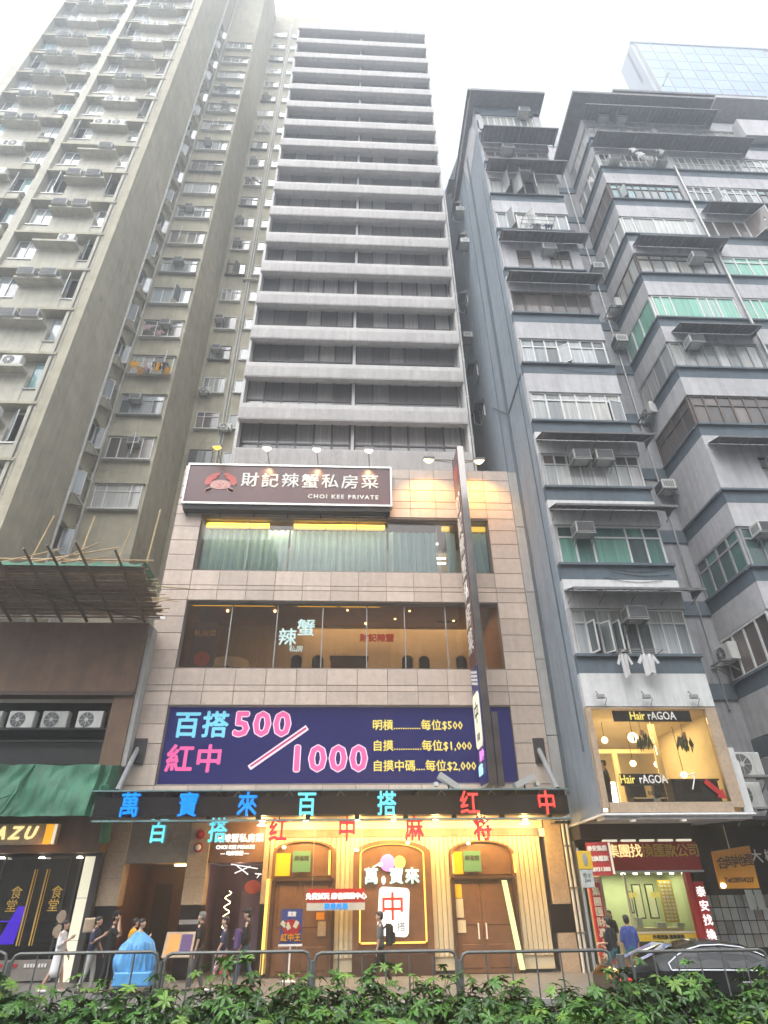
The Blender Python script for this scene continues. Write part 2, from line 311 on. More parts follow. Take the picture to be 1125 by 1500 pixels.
# ------------------------------------------------------------------ windows: frame (the window itself), each pane a piece of it, open sashes
MESH = {}
def pane_mesh(w, h, m):
    k = ('pane', round(w, 2), round(h, 2), m)
    if k not in MESH: MESH[k] = MB().box(0, w, 0, .015, 0, h).mesh('pane', m)
    return MESH[k]
def sash_mesh(w, h, fm, pm):
    k = ('sash', round(w, 2), round(h, 2), fm, pm)
    if k not in MESH:
        b = MB(); t = .045
        b.box(0, w, -.02, .02, 0, t); b.box(0, w, -.02, .02, h - t, h); b.box(0, t, -.02, .02, t, h - t); b.box(w - t, w, -.02, .02, t, h - t)
        b.box(t, w - t, -.004, .004, t, h - t, 1)
        MESH[k] = b.mesh('sash', [fm, pm])
    return MESH[k]
def window(parent, p, w, h, cols, fm='frame_w', pm='p_home', transom=.0, rz=0, opens=(), top_pm=None, t=.05, sill=None, curtain=False, tops=None, dx=.13):
    """window of len(cols)-wide lights at world p (lower left corner seen from outside); transom: height share of the top lights"""
    cols = [1] * cols if isinstance(cols, int) else cols; n = len(cols); tot = sum(cols)
    xs = [0]
    for c in cols: xs.append(xs[-1] + w * c / tot)
    zt = h * (1 - transom)
    key = ('win', round(w, 2), round(h, 2), tuple(cols), fm, transom, t, sill, tuple(tops or ()))
    if key not in MESH:
        b = MB(); d = .07
        b.box(0, w, -.03, d, 0, t); b.box(0, w, -.03, d, h - t, h)
        b.box(0, t, -.03, d, t, h - t); b.box(w - t, w, -.03, d, t, h - t)
        for x in xs[1:-1]: b.box(x - t / 2, x + t / 2, -.026, d, t, h - t)
        if transom: b.box(t, w - t, -.022, d - .01, zt - t / 2, zt + t / 2)
        if sill: b.box(-.05, w + .05, -sill, .05, -.09, -.003)
        MESH[key] = b.mesh('window', fm)
    o = put(MESH[key], 'window', parent, p, rz)
    op = dict(opens)
    for i in range(n):
        x0, x1 = xs[i], xs[i + 1]; hh = (zt if transom else h)
        if i in op:
            put(pane_mesh(x1 - x0 - .02, hh - .03, 'darkroom'), 'pane', o, (x0 + .01, .10, .02), local=True)  # behind an open sash: near-black sheet stands in for the unlit room
            a = op[i]; q = put(sash_mesh(x1 - x0 - .03, hh - .06, fm, pm), 'sash', o, (x0 if a > 0 else x1, -.035, .03), local=True)
            q.rotation_euler = (0, 0, -R(a) if a > 0 else math.pi - R(a))
        else:
            put(pane_mesh(x1 - x0 - t, hh - t * 1.5, pm), 'pane', o, (x0 + t / 2, .02, t), local=True)
        if transom:
            put(pane_mesh(x1 - x0 - t, h - zt - t * 1.5, top_pm or pm), 'pane', o, (x0 + t / 2, .02, zt + t / 2), local=True)
    return o

# ------------------------------------------------------------------ air conditioners (each a thing of its own: casing, grille, bracket / fan)
def ac_meshes():
    b = MB(); b.bbox(-.33, .33, -.50, .05, 0, .42, .02)
    for k in range(6): b.box(.331, .337, -.43 + k * .07, -.39 + k * .07, .08, .34, 1); b.box(-.337, -.331, -.43 + k * .07, -.39 + k * .07, .08, .34, 1)
    case = b.mesh('casing', ['acw', 'acg'])
    g = MB(); g.box(-.29, .29, -.512, -.499, .04, .38)
    for k in range(7): g.box(-.29, .29, -.518, -.513, .06 + k * .045, .072 + k * .045)
    gr = g.mesh('grille', 'acg')
    k = MB(); k.box(-.36, -.28, -.48, .05, -.05, -.003); k.box(.28, .36, -.48, .05, -.05, -.003); k.box(-.28, .28, -.47, -.43, -.05, -.003); k.tube((-.3, -.42, -.03), (-.3, .05, -.36), .016, 6); k.tube((.3, -.42, -.03), (.3, .05, -.36), .016, 6)
    br = k.mesh('bracket', 'metal')
    s = MB(); s.bbox(-.43, .43, -.15, .15, 0, .58, .02); s.box(.22, .40, -.157, -.149, .08, .5)
    sc = s.mesh('casing', 'acw')
    f = MB(); f.tube((-.10, -.165, .29), (-.10, -.145, .29), .245, 20); f.tube((-.10, -.175, .29), (-.10, -.16, .29), .06, 10, 1)
    for q in range(8):
        a = q * math.pi / 4; f.box(-.10, -.10, 0, 0, 0, 0) if False else f.tube((-.10 + .06 * math.cos(a), -.17, .29 + .06 * math.sin(a)), (-.10 + .24 * math.cos(a), -.17, .29 + .24 * math.sin(a)), .008, 4, 1)
    fn = f.mesh('fan_grille', ['acg', 'acw'])
    return dict(win=[(case, 'casing'), (gr, 'grille'), (br, 'bracket')], box=[(case, 'casing'), (gr, 'grille')], split=[(sc, 'casing'), (fn, 'fan_grille')], splitb=[(sc, 'casing'), (fn, 'fan_grille'), (br, 'bracket')])
ACM = ac_meshes()
def ac(kind, p, label, group, rz=0, sc=1.):
    t = thing('air_conditioner', label, 'air conditioner', p, group, rz); t.scale = (sc, sc, sc)
    for me, nm in ACM[kind]: put(me, nm, t, (0, 0, 0), local=True)
    return t
def laundry(p, n, label, rz=0, w=2.2, mats=('cloth_w', 'cloth_pink', 'cloth_navy', 'cloth_y', 'cloth_l'), seed=1, drop=.55):
    """rack of poles with clothes hung from it"""
    r = random.Random(seed); t = thing('laundry_rack', label, 'laundry', p, 'laundry hung outside windows', rz)
    b = MB()
    for k in range(3): b.tube((0, -.25 - k * .22, 0), (w, -.25 - k * .22, 0), .014, 6)
    for x in (.1, w - .1): b.tube((x, 0, 0), (x, -.72, 0), .018, 6)
    b.build('rack', 'metal', t, (0, 0, 0)).location = (0, 0, 0)
    for k in range(n):
        x = w * (k + .5) / n + r.uniform(-.08, .08); y = -.25 - r.choice((0, 1, 2)) * .22; d = drop * r.uniform(.6, 1.1); ww = r.uniform(.14, .25)
        g = MB(); cols = 7; rows = 5
        P = [[(x - ww + 2 * ww * i / cols * (1 - .25 * j / rows) + .25 * ww * j / rows, y + .05 * math.sin(i * 2.1 + k) * (1 + j * .3), -d * j / rows - (.05 * math.sin(i + k) if j == rows else 0)) for i in range(cols + 1)] for j in range(rows + 1)]
        for j in range(rows):
            for i in range(cols): g.quad(P[j][i], P[j][i + 1], P[j + 1][i + 1], P[j + 1][i])
        g.poly([(x - ww, y, -.02), (x - ww * 1.8, y + .02, -d * .42), (x - ww * 1.35, y + .02, -d * .5), (x - ww * .8, y, -d * .22)])
        g.poly([(x + ww, y, -.02), (x + ww * 1.8, y + .02, -d * .42), (x + ww * 1.35, y + .02, -d * .5), (x + ww * .8, y, -d * .22)])
        q = g.build('garment', r.choice(mats), t, (0, 0, 0)); q.location = (0, 0, 0)
    return t
# ================================================================== SETTING
struct('ground', MB().quad((-900, -900, -.16), (900, -900, -.16), (900, 900, -.16), (-900, 900, -.16)), 'road')
struct('road', MB().quad((-300, -40, -.13), (300, -40, -.13), (300, -5.16, -.13), (-300, -5.16, -.13)), 'road')
b = MB(); b.box(-300, 300, -5.0, 60, -.155, 0); struct('pavement', b, 'pave')
kb = MB()
for i in range(-14, 14): kb.box(i * 1.0, i * 1.0 + .985, -5.16, -5.004, -.155, .006)
struct('kerb', kb, 'kerb')
b = MB(); b.box(-60, 60, -16.2, -16.0, -.155, .26); b.box(-60, 60, -11.75, -11.55, -.155, .26); struct('planter_kerb', b, 'kerb')
b = MB(); b.box(-60, 60, -15.998, -11.752, -.155, .20); struct('planter_soil', b, 'soil')
b = MB()
for k in range(-6, 12): b.box(k * 4.0, k * 4.0 + 2, -8.55, -8.43, -.129, -.124)
struct('road_markings', b, 'white')

# ================================================================== ACROSS THE STREET (behind the camera: what the glass mirrors)
for ox, ow, oh, om, ol in ((-42, 30, 46, 'tan_shade', 'plain tan block across the street behind the tramway'), (-11.5, 26, 38, 'greysh', 'plain grey block across the street opposite the tiled podium'), (15, 34, 52, 'concrete', 'plain pale block across the street opposite the grey flats')):
    ob = thing('opposite_building', ol, 'building', (ox + ow / 2, -56, 0)); MB().box(ox, ox + ow, -70, -54, 0, oh).build('wall', om, ob)
    wb2 = MB()
    for f in range(int(oh / 3.3) - 1):
        for k in range(int(ow / 3)): wb2.box(ox + .6 + k * 3, ox + 2.6 + k * 3, -53.99, -53.9, 4.5 + f * 3.3, 6.2 + f * 3.3)
    wb2.build('window_grid', 'p_brown', ob, kind='stuff')

# ================================================================== WHITE OFFICE TOWER
tw = thing('office_tower', 'tall slender white concrete tower with dark ribbon windows rising above the beige tiled podium', 'building', (0, 2, 0))
b = MB(); b.box(-6.35, 5.98, 3.02, 16, 10, 76.2); b.box(-6.5, -6.352, 2.15, 16, 19.02, 74.9); b.box(5.982, 6.12, 2.15, 16, 19.02, 74.9)
b.box(-6.3, 5.9, 2.6, 14, 76.2, 77.0)
b.build('wall', 'concrete2', tw)
b = MB(); b.box(-.36, -.2, 2.6, 3.02, 19.02, 74.0); b.build('centre_mullion', 'concrete2', tw)
bm_ = MB()
ribs = 90
x0, x1 = -6.45, 6.03
prof = [(0, .0)]
# ribbed downstand: shallow vertical flutes
for i in range(ribs):
    xa = x0 + (x1 - x0) * i / ribs; xb = x0 + (x1 - x0) * (i + 1) / ribs; q = (xb - xa)
    bm_.box(xa + q * .04, xb - q * .04, 1.978, 2.02, .06, .80)
bm_.box(x0, x1, 2.0, 2.32, .0, .84)
band_me = bm_.mesh('balcony_band', 'concrete')
sill_me = MB().box(-6.34, 5.97, 2.10, 3.0, .842, 1.24).mesh('sill_upstand', 'concrete2')
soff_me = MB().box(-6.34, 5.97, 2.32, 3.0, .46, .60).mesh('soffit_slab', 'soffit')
fr_me = MB()
for k in range(7): fr_me.box(k * .985 - .055, k * .985 + .055, -.05, .05, 0, 2.4)
fr_me.box(.06, 5.86, -.04, .045, .93, 1.03); fr_me.box(.03, 5.88, -.025, .045, 0, .05)
fr_me = fr_me.mesh('window', 'frame_d')
pn_me = MB().box(.03, .90, 0, .015, 0, 2.4).mesh('pane', 'p_grey')
for i in range(-1, 17):
    z = 23.74 + 3.142 * i
    if i >= 0:
        put(band_me, 'balcony_band', tw, (0, 0, z)); put(soff_me, 'soffit_slab', tw, (0, 0, z - .0))
        if i < 16: put(sill_me, 'sill_upstand', tw, (0, 0, z))
    if i == 16: continue
    for sx in (-6.34, -.16):
        w_ = put(fr_me, 'window', tw, (sx, 2.92, z + 1.22))
        for k in range(6): put(pn_me, 'pane', w_, (k * .985 + .03, .01, .0), local=True)
b = MB(); b.box(-6.4, 6.0, 2.0, 3.0, 74.86, 75.0)
for k in range(14): b.box(-6.2 + k * .86 + rnd.uniform(0, .2), -5.9 + k * .86 + rnd.uniform(0, .3), 2.1, 2.5, 75.0, 75.0 + rnd.uniform(.15, .5))
b.build('parapet', 'concrete2', tw)
MB().box(-6.45, 6.03, 2.0, 2.3, 74.58, 74.855).build('parapet_band', 'concrete', tw)
b = MB(); b.box(-6.45, 6.05, 2.02, 2.98, 19.2, 21.8)
for i in range(90): xa = x0 + .1 + (x1 - x0 - .2) * i / 90; b.box(xa, xa + .1, 1.985, 2.018, 19.3, 21.7)
b.build('base_band', 'concrete', tw)
rs_ = random.Random(4)
for k_ in range(11):
    i_, c_ = rs_.randint(0, 9), rs_.choice((-5.9, -4.0, -2.9, -1.1, .5, 1.6, 3.4, 5.1)); MB().box(c_, c_ + rs_.uniform(.2, .85), 2.885, 2.90, 23.74 + 3.142 * i_ + 1.26, 23.74 + 3.142 * i_ + 1.26 + rs_.uniform(.12, .4)).build('paper_notice', 'signw', tw)
b = MB(); b.tube((6.25, 2.35, 20), (6.25, 2.35, 47), .06, 8)
for z in range(20, 47, 3): b.box(6.12, 6.32, 2.3, 2.42, z, z + .12)
b.build('drain_pipe', 'pipe', tw)

# ================================================================== TILED PODIUM
pd = thing('tiled_podium', 'five storey podium clad in beige stone tiles with ribbon windows and a blue price screen', 'building', (0, 0, 0))
b = MB(); b.box(-7.96, 7.16, .03, .45, 16.35, 19.12); b.box(-7.96, 7.16, .03, .45, 12.28, 13.70); b.box(-7.96, 7.16, .03, .45, 8.06, 9.52); b.box(-7.96, 7.16, .03, .45, 4.2, 5.40)
b.box(-7.96, -6.80, .03, .45, 5.40, 16.35); b.box(5.95, 7.16, .03, .45, 5.40, 16.35)
b.box(-7.96, 7.16, .45, 2.0, 18.95, 19.12); b.box(-7.96, -7.7, .45, 14, 0, 19.1); b.box(7.0, 7.16, .45, 14, 0, 19.1)
b.build('wall', 'joint', pd)
XS = [-7.97, -6.82, -5.66, -4.50, -3.34, -2.18, -1.02, .14, 1.30, 2.46, 3.62, 4.78, 5.94, 7.17]
bandrows = [(18.54, 19.10), (17.92, 18.54), (17.28, 17.92), (16.90, 17.28), (16.42, 16.90), (12.98, 13.66), (12.77, 12.98), (12.31, 12.77), (8.84, 9.48), (8.61, 8.84), (8.10, 8.61), (4.95, 5.36)]
pilrows = [(15.80, 16.42), (15.10, 15.80), (14.40, 15.10), (13.66, 14.40), (11.60, 12.31), (10.90, 11.60), (10.20, 10.90), (9.48, 10.20), (7.42, 8.10), (6.74, 7.42), (6.05, 6.74), (5.36, 6.05)]
def tile(x0, x1, z0, z1):
    k = ('tile', round(x1 - x0, 2), round(z1 - z0, 2)); g = .011
    if k not in MESH: MESH[k] = MB().bbox(0, x1 - x0 - 2 * g, 0, .034, 0, z1 - z0 - 2 * g, .006).mesh('tile', 'tile')
    put(MESH[k], 'tile', pd, (x0 + g, -.004 + rnd.uniform(-.003, .003), z0 + g))
for z0, z1 in bandrows:
    for i in range(13): tile(XS[i], XS[i + 1], z0, z1)
for z0, z1 in pilrows:
    tile(XS[0], XS[1], z0, z1); tile(XS[12], XS[13], z0, z1)
b = MB()
for (z0, z1) in ((5.36, 8.08), (9.48, 12.29), (13.66, 16.40)):     # window reveals in the same stone
    b.box(-6.82, -6.795, .03, .42, z0, z1); b.box(5.945, 5.97, .03, .42, z0, z1); b.box(-6.79, 5.94, .04, .42, z1 + .002, z1 + .022); b.box(-6.79, 5.94, .04, .42, z0 - .022, z0 - .002)
b.build('reveal', 'portal', pd)
b = MB(); zz = [4.2, 7.0, 9.9, 12.8, 16.0, 19.05]
for z0, z1 in zip(zz, zz[1:]): b.bbox(7.18, 7.62, -.02, .4, z0 + .01, z1 - .01, .02)
b.build('edge_trim', 'trim', pd)
b = MB(); b.box(-8.06, -7.975, -.05, .4, 4.2, 11.0); b.build('edge_strip', 'trim', pd)
# restaurant window (second floor up): glass lights, mullions, room behind
b = MB(); mx = [-6.79, -5.0, -3.15, -1.3, .5, 2.05, 3.75, 5.94]
for x in mx[1:-1]: b.box(x - .02, x + .02, .26, .30, 9.48, 12.26)
b.box(-6.79, 5.94, .24, .32, 9.483, 9.53); b.box(-6.79, 5.94, .24, .32, 12.22, 12.267); w2 = b.build('window', 'metal', pd)
for xa, xb in zip(mx, mx[1:]): MB().box(xa + .022, xb - .022, .27, .285, 9.53, 12.22).build('pane', 'warm_tint', w2)
b = MB(); b.box(-6.8, 5.95, 7.0, 7.1, 9.3, 12.6); b.box(-6.8, 5.95, .46, 7.0, 12.40, 12.5); b.box(-6.8, 5.95, .46, 7.0, 9.2, 9.3); b.box(-6.9, -6.8, .46, 7.0, 9.3, 12.6); b.box(5.95, 6.05, .46, 7.0, 9.3, 12.6)
b.build('dining_room', 'room', pd)
b = MB()
for x in (-6.7, -5.0, -2.4, -.6): b.box(x, x + 1.65, .5, .58, 12.30, 12.36)
b.build('light_strip', 'yellowlit', pd)
b = MB()
for i in range(34): b.ball((rnd.uniform(-1.2, 5.6), rnd.uniform(1.0, 6.5), 12.37), (.05, .05, .03), 8, 5)
b.ball((-5.4, 1.2, 12.35), .06); b.ball((-3.4, 1.2, 12.35), .06)
b.build('ceiling_spot', 'warm', pd, kind='stuff')
b = MB()
for x, y in ((-2.2, 3), (1.3, 4.2), (3.7, 2.2), (4.6, 4.6), (.4, 5.6)): b.box(x, x + .9, y, y + .22, 12.37, 12.398)
b.build('ceiling_vent', 'darkroom', pd)
# upper window: curtains, yellow tubes
b = MB(); mx = [-6.79, -4.72, -2.65, -.6, 1.45, 3.6, 5.94]
for x in mx[1:-1]: b.box(x - .012, x + .012, .27, .30, 13.66, 16.37)
b.box(-6.79, 5.94, .25, .32, 13.663, 13.70); b.box(-6.79, 5.94, .25, .32, 16.33, 16.38); w3 = b.build('window', 'metal', pd)
for xa, xb in zip(mx, mx[1:]): MB().box(xa + .014, xb - .014, .275, .29, 13.70, 16.33).build('pane', 'clear', w3)
def curtain(xa, xb, z0, z1, y, m, amp=.085, pitch=.30, nm='curtain', parent=pd):
    c = MB(); n = int((xb - xa) / .035); ph = rnd.uniform(0, 6)
    def yy(x, t): return y + amp * (.55 + .45 * t) * (math.sin(x / pitch * 6.283 + ph + .5 * math.sin(x * 1.7)) + .35 * math.sin(x * 51 + 2 * t)) 
    for i in range(n):
        a = xa + (xb - xa) * i / n; d = xa + (xb - xa) * (i + 1) / n
        for j in range(3):
            t0, t1 = j / 3, (j + 1) / 3; za, zb = z1 + (z0 - z1) * t0, z1 + (z0 - z1) * t1
            c.quad((a, yy(a, t0), za), (d, yy(d, t0), za), (d, yy(d, t1), zb), (a, yy(a, t1), zb))
    return c.build(nm, m, parent, smooth=True)
for xa, xb in ((-6.75, -3.0), (-2.93, 1.38), (1.46, 3.62), (4.1, 4.5), (4.85, 5.9)): curtain(xa, xb, 13.6, 16.0, .62, 'curtain')
b = MB()
for xa, xb in ((-6.7, -3.9), (-2.8, -1.4), (-1.36, 0), (.04, 1.3), (3.9, 4.25), (4.75, 5.9)): b.box(xa, xb, .45, .6, 16.06, 16.26)
b.build('tube_light', 'yellowlit', pd)
b = MB(); b.box(-6.8, 5.95, 4.0, 4.1, 13.3, 16.6); b.box(-6.8, 5.95, .46, 4.0, 16.42, 16.5); b.box(-6.8, 5.95, .46, 4.0, 13.3, 13.4); b.build('private_room', 'room', pd)
b = MB(); b.box(3.66, 4.1, 1.2, 1.3, 14.75, 14.80); b.box(3.66, 4.1, 1.2, 1.3, 15.0, 15.05); b.ball((3.75, 1.2, 15.75), .06); b.box(3.66, 3.70, 1.2, 1.3, 14.8, 15.0); b.build('wall_lamp', 'coolw', pd)
light('dining_glow', 'AREA', (1.5, 3.5, 12.3), 300, (1, .68, .36), 8, (0, 0, -1), sy=5)
for x_ in (-4.5, -1, 2.2, 5.0): light('dining_fill', 'POINT', (x_, 3.2, 11.0), 60, (1, .58, .25), .3)  # unseen fill points, added to warm the room and light its ceiling
light('private_glow', 'AREA', (3.8, 2.2, 16.3), 18, (1, .75, .45), 1.5, (0, 0, -1))
light('tube_glow_a', 'AREA', (-2.6, .40, 16.28), 120, (1, .82, .50), 8, (0, .5, -1), sy=.1)
# restaurant furniture, seen through the glass
def furn(name, label, cat, mb, m, loc, group=None): return tag(mb.build(name, m, None, loc), label, cat, group)
b = MB(); b.box(-.75, .75, -.25, .25, 0, 1.12); b.box(-.8, .8, -.28, .28, 1.12, 1.16); b.box(-.73, -.01, -.262, -.251, .1, 1.05); b.box(.01, .73, -.262, -.251, .1, 1.05)
furn('sideboard', 'dark sideboard topped with rows of glasses behind the restaurant glass', 'sideboard', b, 'darkwood', (-.2, 1.6, 9.3))
for k in range(10):
    b = MB(); x = 0; b.tube((0, 0, 0), (0, 0, .20), .028, 8, 0, .035); b.tube((0, 0, .2), (0, 0, .27), .033, 8, 0, .02)
    tag(b.build('drinking_glass', 'whitelit' if False else 'signw', None, (-.85 + (k % 6) * .11 + (.55 if k > 5 else 0), 1.55, 10.46)), 'pale drinking glass in the row on the dark sideboard upstairs', 'glass', 'glasses on the sideboard')
b = MB(); b.tube((0, 0, 0), (0, 0, .55), .025, 8); b.ball((0, 0, .6), .06); b.tube((.7, 0, 0), (.7, 0, .3), .05, 10); b.ball((.7, 0, .42), (.1, .1, .12))
def chair(x, y, lab, rz=0):
    t = thing('dining_chair', lab, 'chair', (x, y, 9.3), 'restaurant chairs by the glass', rz)
    b = MB(); pts = []
    for k in range(13):
        a = math.pi * k / 12; pts.append((.23 * math.cos(a), .78 + .20 * math.sin(a)))
    pts = [(.23, .45)] + pts + [(-.23, .45)]
    b.ext(pts, 'y', -.03, .03); q = b.build('backrest', 'cloth_navy', t); q.location = (0, -.22, 0)
    r = MB(); P = [(u, -.25, v) for u, v in pts]; r.path(P, .022, 6); r.build('back_frame', 'alu', t, (x, y, 9.3))
    MB().box(-.24, .24, -.24, .24, .42, .47).build('seat', 'cloth_navy', t, (x, y, 9.3))
    for sx in (-.2, .2):
        for sy in (-.2, .2): MB().tube((sx, sy, 0), (sx * .95, sy * .95, .42), .018, 6).build('leg', 'alu', t, (x, y, 9.3))
for i, (x, lab) in enumerate(((-2.3, 'rounded chair nearest the green wall characters upstairs'), (-1.45, 'rounded chair between the green characters and the sideboard'), (2.15, 'rounded chair just past the sideboard, first of two pairs'), (2.85, 'rounded chair second past the sideboard, beside its twin'), (4.35, 'rounded chair of the far pair, the one nearer the sideboard'), (4.95, 'rounded chair of the far pair, closest to the blade sign'))):
    chair(x, .95 + .05 * (i % 2), lab)
b = MB(); b.tube((0, 0, .0), (0, 0, .70), .05, 8); b.tube((0, 0, .72), (0, 0, .74), .7, 24)
for k in range(40):
    a = 6.283 * k / 40; a2 = 6.283 * (k + 1) / 40; r0 = .72 + .03 * math.sin(k * 2.4); r1 = .72 + .03 * math.sin((k + 1) * 2.4)
    b.quad((.71 * math.cos(a), .71 * math.sin(a), .745), (.71 * math.cos(a2), .71 * math.sin(a2), .745), (r1 * math.cos(a2), r1 * math.sin(a2), .35), (r0 * math.cos(a), r0 * math.sin(a), .35))
furn('round_table', 'round table under a white cloth behind the upstairs glass, dark corner', 'table', b, 'cloth_w', (-5.0, 1.3, 9.42))
t = thing('wall_lettering', 'pale green brush style characters on the restaurant glass', 'lettering', (-2.2, .36, 11))
text('character', '蟹', .74, 'curtain', (-1.95, .25, 11.2), t, bold=.016, depth=.01); text('character', '辣', .74, 'curtain', (-2.68, .25, 10.8), t, bold=.016, depth=.01); text('character', '私房', .28, 'curtain', (-2.3, .25, 10.35), t, depth=.01)
t = thing('hanging_sign', 'small red characters hanging over the restaurant bar', 'sign', (1.0, 2.4, 11.6))
text('lettering', '財記辣蟹', .38, 'red', (1.0, 2.4, 11.62), t, bold=.02)
t = thing('wall_poster', 'pinkish food poster standing in the dark corner of the restaurant window', 'poster', (-6.1, .9, 9.6))
MB().box(-.5, .5, -.01, .01, 0, 2.1).build('print', 'purple', t, (-6.1, .9, 9.6)); MB().ball((0, 0, .55), (.33, .012, .3)).build('dish', 'crab', t, (-6.1, .885, 9.6)); text('lettering', '私房菜', .3, 'gold', (-6.1, .88, 11.2), t)

# ---------------- blue price screen
sc = thing('price_screen', 'wide dark blue screen listing mahjong prices in pink, cyan and yellow', 'screen', (-.4, .2, 5.4))
MB().box(-6.79, 5.94, .2, .4, 5.42, 8.07).build('screen_panel', 'ledblue', sc)
b = MB()
for i in range(7): b.box(-6.78 + i * 1.82, -6.78 + i * 1.82 + 1.79, .10, .19, 5.36, 5.415)
b.build('ledge', 'alu', sc)
def led(s, size, m, x, z, **kw): return text('lettering', s, size, m, (x, .185, z), sc, depth=.012, **kw)
led('百', .98, 'ledcyan', -6.08, 7.38, bold=.028); led('搭', .98, 'ledcyan', -5.05, 7.38, bold=.028)
led('紅', .98, 'ledpink', -6.15, 6.20, bold=.03); led('中', .98, 'ledpink', -5.12, 6.20, bold=.03)
for s, x, z in (('500', -3.35, 7.42), ('1000', -.88, 6.22)):
    text('lettering', s, 1.2, 'ledpale', (x, .189, z), sc, depth=.008, bold=.075, space=1.16, sx=1.06)
    text('lettering', s, 1.2, 'ledpink', (x, .180, z), sc, depth=.012, bold=.034, space=1.16, sx=1.06)
b = MB(); b.ext([(-3.72, 6.02), (-3.60, 5.88), (-1.62, 7.26), (-1.74, 7.42)], 'y', .183, .19); b.build('slash_outline', 'ledpale', sc)
b = MB(); b.ext([(-3.64, 6.02), (-3.60, 5.97), (-1.70, 7.29), (-1.74, 7.35)], 'y', .174, .182); b.build('slash', 'ledpinkd', sc)
for s, z in (('明槓............每位$500', 7.40), ('自摸............每位$1,000', 6.67), ('自摸中碼....每位$2,000', 5.98)):
    led(s, .40, 'ledyel', .72, z, align='LEFT', bold=.007, sx=.98)
# ================================================================== SIGNS ON THE PODIUM
cs = thing('restaurant_signboard', 'long maroon signboard with pale characters and a red crab emblem above the curtained windows', 'signboard', (-3.0, -.3, 16.8))
MB().box(-7.62, 1.52, -.42, -.12, 16.80, 18.80).build('panel', 'maroon', cs)
b = MB(); b.box(-7.70, 1.60, -.46, -.10, 16.70, 16.795); b.box(-7.70, 1.60, -.46, -.10, 18.805, 18.90); b.box(-7.70, -7.625, -.46, -.10, 16.795, 18.805); b.box(1.525, 1.60, -.46, -.10, 16.795, 18.805)
b.build('frame', 'alu', cs)
b = MB(); b.box(-7.6, 1.5, -.40, .02, 16.45, 16.66)
for k in range(7): b.tube((-7.5 + k * 1.48, -.4, 16.7), (-7.5 + k * 1.48, .02, 16.3), .03, 6)
b.build('support_frame', 'blackm', cs)
for i, ch in enumerate('財記辣蟹私房菜'): text('lettering', ch, .82, 'signw', (-4.78 + i * .905 - .05, -.435, 17.98 - .03 * (i % 2)), cs, bold=.012, depth=.03)
text('lettering', 'CHOI KEE PRIVATE', .30, 'signw', (-.60, -.43, 17.18), cs, bold=.012, depth=.02, space=1.28)
def crab(parent, cx, y, cz, s, rz=0, flat=.02):
    n = 22
    sh = [(.62 * math.cos(a) , .36 * math.sin(a) * (1.0 if math.sin(a) > 0 else .9)) for a in [2 * math.pi * k / n for k in range(n)]]
    def P(pts): return [(cx + u * s, cz + v * s) for u, v in pts]
    o = MB().ext(P(sh), 'y', y - flat, y).build('crab_shell', 'crabl', parent)
    for sg in (-1, 1):
        arm = [(.55, .10), (.85, -.05), (.98, .15), (.88, .5), (.6, .78), (.28, .90), (.10, .86), (.12, .70), (.34, .62), (.20, .56), (.33, .44), (.52, .36)]
        pts = P([(sg * u, v) for u, v in arm])
        MB().ext(pts if sg > 0 else pts[::-1], 'y', y - flat * 1.4, y - flat * .1).build('crab_claw', 'crab', parent)
        b = MB()
        for k in range(4):
            a = -.35 - k * .28; p = [(.50, -.12 - k * .07), (.80, -.28 - k * .06), (.86, -.40 - k * .055), (.70, -.46 - k * .03), (.44, -.24 - k * .05)]
            pts = P([(sg * u, v) for u, v in p]); b.ext(pts if sg > 0 else pts[::-1], 'y', y - flat * .9, y)
        b.build('crab_leg', 'crabl', parent)
    e = MB()
    for k in range(16): e.ball((cx + s * rnd.uniform(-.4, .4), y - flat, cz + s * rnd.uniform(-.22, .22)), (.045 * s, .008, .03 * s), 6, 4)
    e.ball((cx, y - flat, cz - .02 * s), (.09 * s, .01, .055 * s), 8, 5)
    e.build('shell_spot', 'crab', parent, kind='stuff')
crab(cs, -6.12, -.42, 17.72, .74)
# floodlights over the signboard
def flood(p, aim, mt, lab, grp, foot, w=.42):
    t = thing('floodlight', lab, 'floodlight', p, grp); d = (Vector(aim) - Vector(p)).normalized(); q = d.to_track_quat('-Z', 'Y')
    b = MB(); b.box(-w / 2, w / 2, -.15, .15, 0, .12); o = b.build('housing', 'frame_g', t); o.location = (0, 0, 0); o.rotation_mode = 'QUATERNION'; o.rotation_quaternion = q
    l = MB().box(-w / 2 + .03, w / 2 - .03, -.12, .12, -.012, -.003).build('lens', mt, t); l.location = (0, 0, 0); l.rotation_mode = 'QUATERNION'; l.rotation_quaternion = q
    MB().ball((0, 0, 0), (w * .36, w * .30, w * .22), 14, 8).build('bulb', mt, t, tuple(Vector(p) + d * .03))
    MB().tube(p, foot, .022, 6).build('arm', 'metal', t)
    return t
FL = 'floodlights on the roof edge'
flood((-6.35, -1.15, 19.30), (-6.3, -.75, 17.6), 'amber', 'small amber floodlight on an arm above the crab emblem', FL, (-6.25, -.3, 18.9))
for x, lab in ((-4.1, 'lit floodlight on an arm above the first sign characters'), (-1.85, 'lit floodlight on an arm above the middle of the maroon signboard'), (.53, 'lit floodlight on an arm above the last sign characters')):
    flood((x, -1.15, 19.30), (x, -.75, 17.6), 'coolw', lab, FL, (x + .05, -.3, 18.9))
    light('sign_spot', 'SPOT', (x, -1.0, 19.02), 75, (1, .66, .30), .05, (0, .62, -1.25), 80)
flood((3.25, -1.25, 18.75), (3.2, -.35, 16.4), 'warm', 'bright round amber floodlight on the bar before the blade sign', FL, (4.5, -.4, 19.25), .5)
